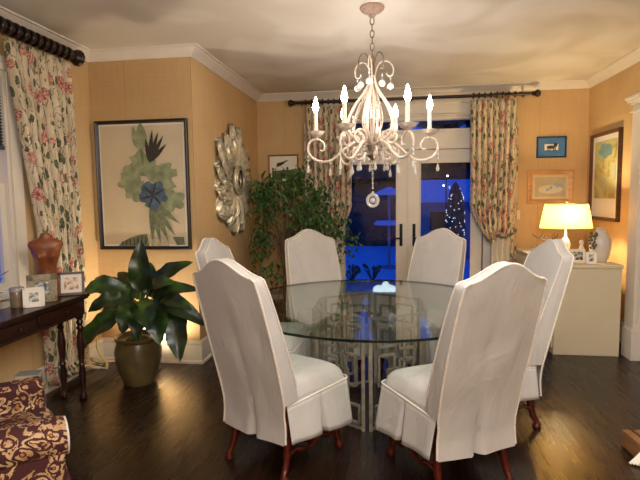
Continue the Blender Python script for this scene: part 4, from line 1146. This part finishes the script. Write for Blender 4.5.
um = thing('patio_parasol', 'small snow capped parasol and table outside the left French door', 'parasol', (-.08, 11.5, -.17))
MB().lathe([(.16, 0), (.16, .05), (.03, .07), (.03, 1.8)], n=14).build('pole', M['siding'], um)
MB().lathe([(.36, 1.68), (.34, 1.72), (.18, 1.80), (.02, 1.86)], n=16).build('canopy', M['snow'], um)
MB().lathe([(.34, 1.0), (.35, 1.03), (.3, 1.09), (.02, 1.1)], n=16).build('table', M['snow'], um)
def shrub(x, y, s_, seed, lb):
    rnd = random.Random(seed); e = thing('garden_shrub', lb, 'shrub', (x, y, -.15)); b = MB()
    for k in range(14):
        a = rnd.uniform(0, 2*PI); b.tube(smooth_path([(0, 0, 0), (s_*.3*cos(a), s_*.3*sin(a), s_*.5), (s_*.5*cos(a), s_*.5*sin(a), s_*rnd.uniform(.7, 1.1))], 3), .01, 4)
        b.ball((s_*.5*cos(a), s_*.5*sin(a), s_*rnd.uniform(.6, 1)), s_*.12, 6, 4)
    b.build('twigs', M['conifer'], e)
shrub(-.78, 9.4, .3, 3, 'bare dark shrub in the snow, left one outside the left door'); shrub(-.38, 9.5, .32, 4, 'bare dark shrub in the snow, right one outside the left door')
gp = thing('garden_lamp_post', 'slim lamp post with two small white globes beyond the right door', 'lamp post', (1.28, 12.4, -.2))
MB().tube([(0, 0, 0), (0, 0, 2.13)], .014, 8).build('post', M['black'], gp)
for x_, z_ in ((.03, 2.15), (-.06, 1.92)):
    MB().tube([(0, 0, z_-.03), (x_, 0, z_-.02)], .006, 6).build('bracket', M['black'], gp)
    MB().ball((x_, 0, z_), .022, 8, 6).build('globe', M['globe'], gp)
gl = thing('glowing_lumps', 'glowing white lumps standing in for bright reflections outside the left door', 'ornament', (-.12, 8.6, -.19))  # made-up glowing lumps in place of bright reflections in the door glass
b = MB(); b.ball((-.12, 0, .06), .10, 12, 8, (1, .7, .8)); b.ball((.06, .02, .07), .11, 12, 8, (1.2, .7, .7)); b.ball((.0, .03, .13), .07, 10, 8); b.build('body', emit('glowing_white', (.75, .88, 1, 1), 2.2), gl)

# ------------------------------------------------------------------ light
w = bpy.data.worlds.new('dusk'); sc.world = w; w.use_nodes = True
wn = w.node_tree; wn.nodes.clear(); o = wn.nodes.new('ShaderNodeOutputWorld'); bg = wn.nodes.new('ShaderNodeBackground')
bg.inputs[0].default_value = (.002, .085, .62, 1); bg.inputs[1].default_value = .75; wn.links.new(bg.outputs[0], o.inputs[0])
def light(name, typ, loc, energy, col, size=.1, rot=(0, 0, 0), **kw):
    l = bpy.data.lights.new(name, typ); l.energy = energy; l.color = col
    if typ == 'AREA': l.size = size
    else: l.shadow_soft_size = size
    for k, v in kw.items(): setattr(l, k, v)
    o = bpy.data.objects.new(name, l); COL.objects.link(o); o.location = loc; o.rotation_euler = rot; return o
# added fill lights without fixtures, brightening the ceiling, walls and chair backs
light('fill_point', 'POINT', (.42, -.9, 1.98), 150, (1, .97, .95), .24)
light('fill_area', 'AREA', (.5, 1.7, HC-.03), 50, (1, .97, .93), 1.2)
light('lamp_light', 'POINT', (lx, ly, ZC+.42), 58, (1, .76, .40), .05)
light('uplight_light', 'SPOT', (-2.09, 4.02, .17), 42, (1, .82, .58), .03, rot=(math.radians(172), 0, 0), spot_size=math.radians(165), spot_blend=.6)
for k in range(6):
    a = A0+k*PI/3
vs_ = sc.view_settings; sc.display_settings.display_device = 'sRGB'
vs_.view_transform = 'Standard'; vs_.look = 'None'; vs_.gamma = 1; vs_.use_curve_mapping = False; vs_.exposure = 0.25
cy = sc.cycles; cy.use_denoising = True; cy.max_bounces = 10; cy.transparent_max_bounces = 24; cy.sample_clamp_indirect = 6; cy.caustics_reflective = False; cy.caustics_refractive = False
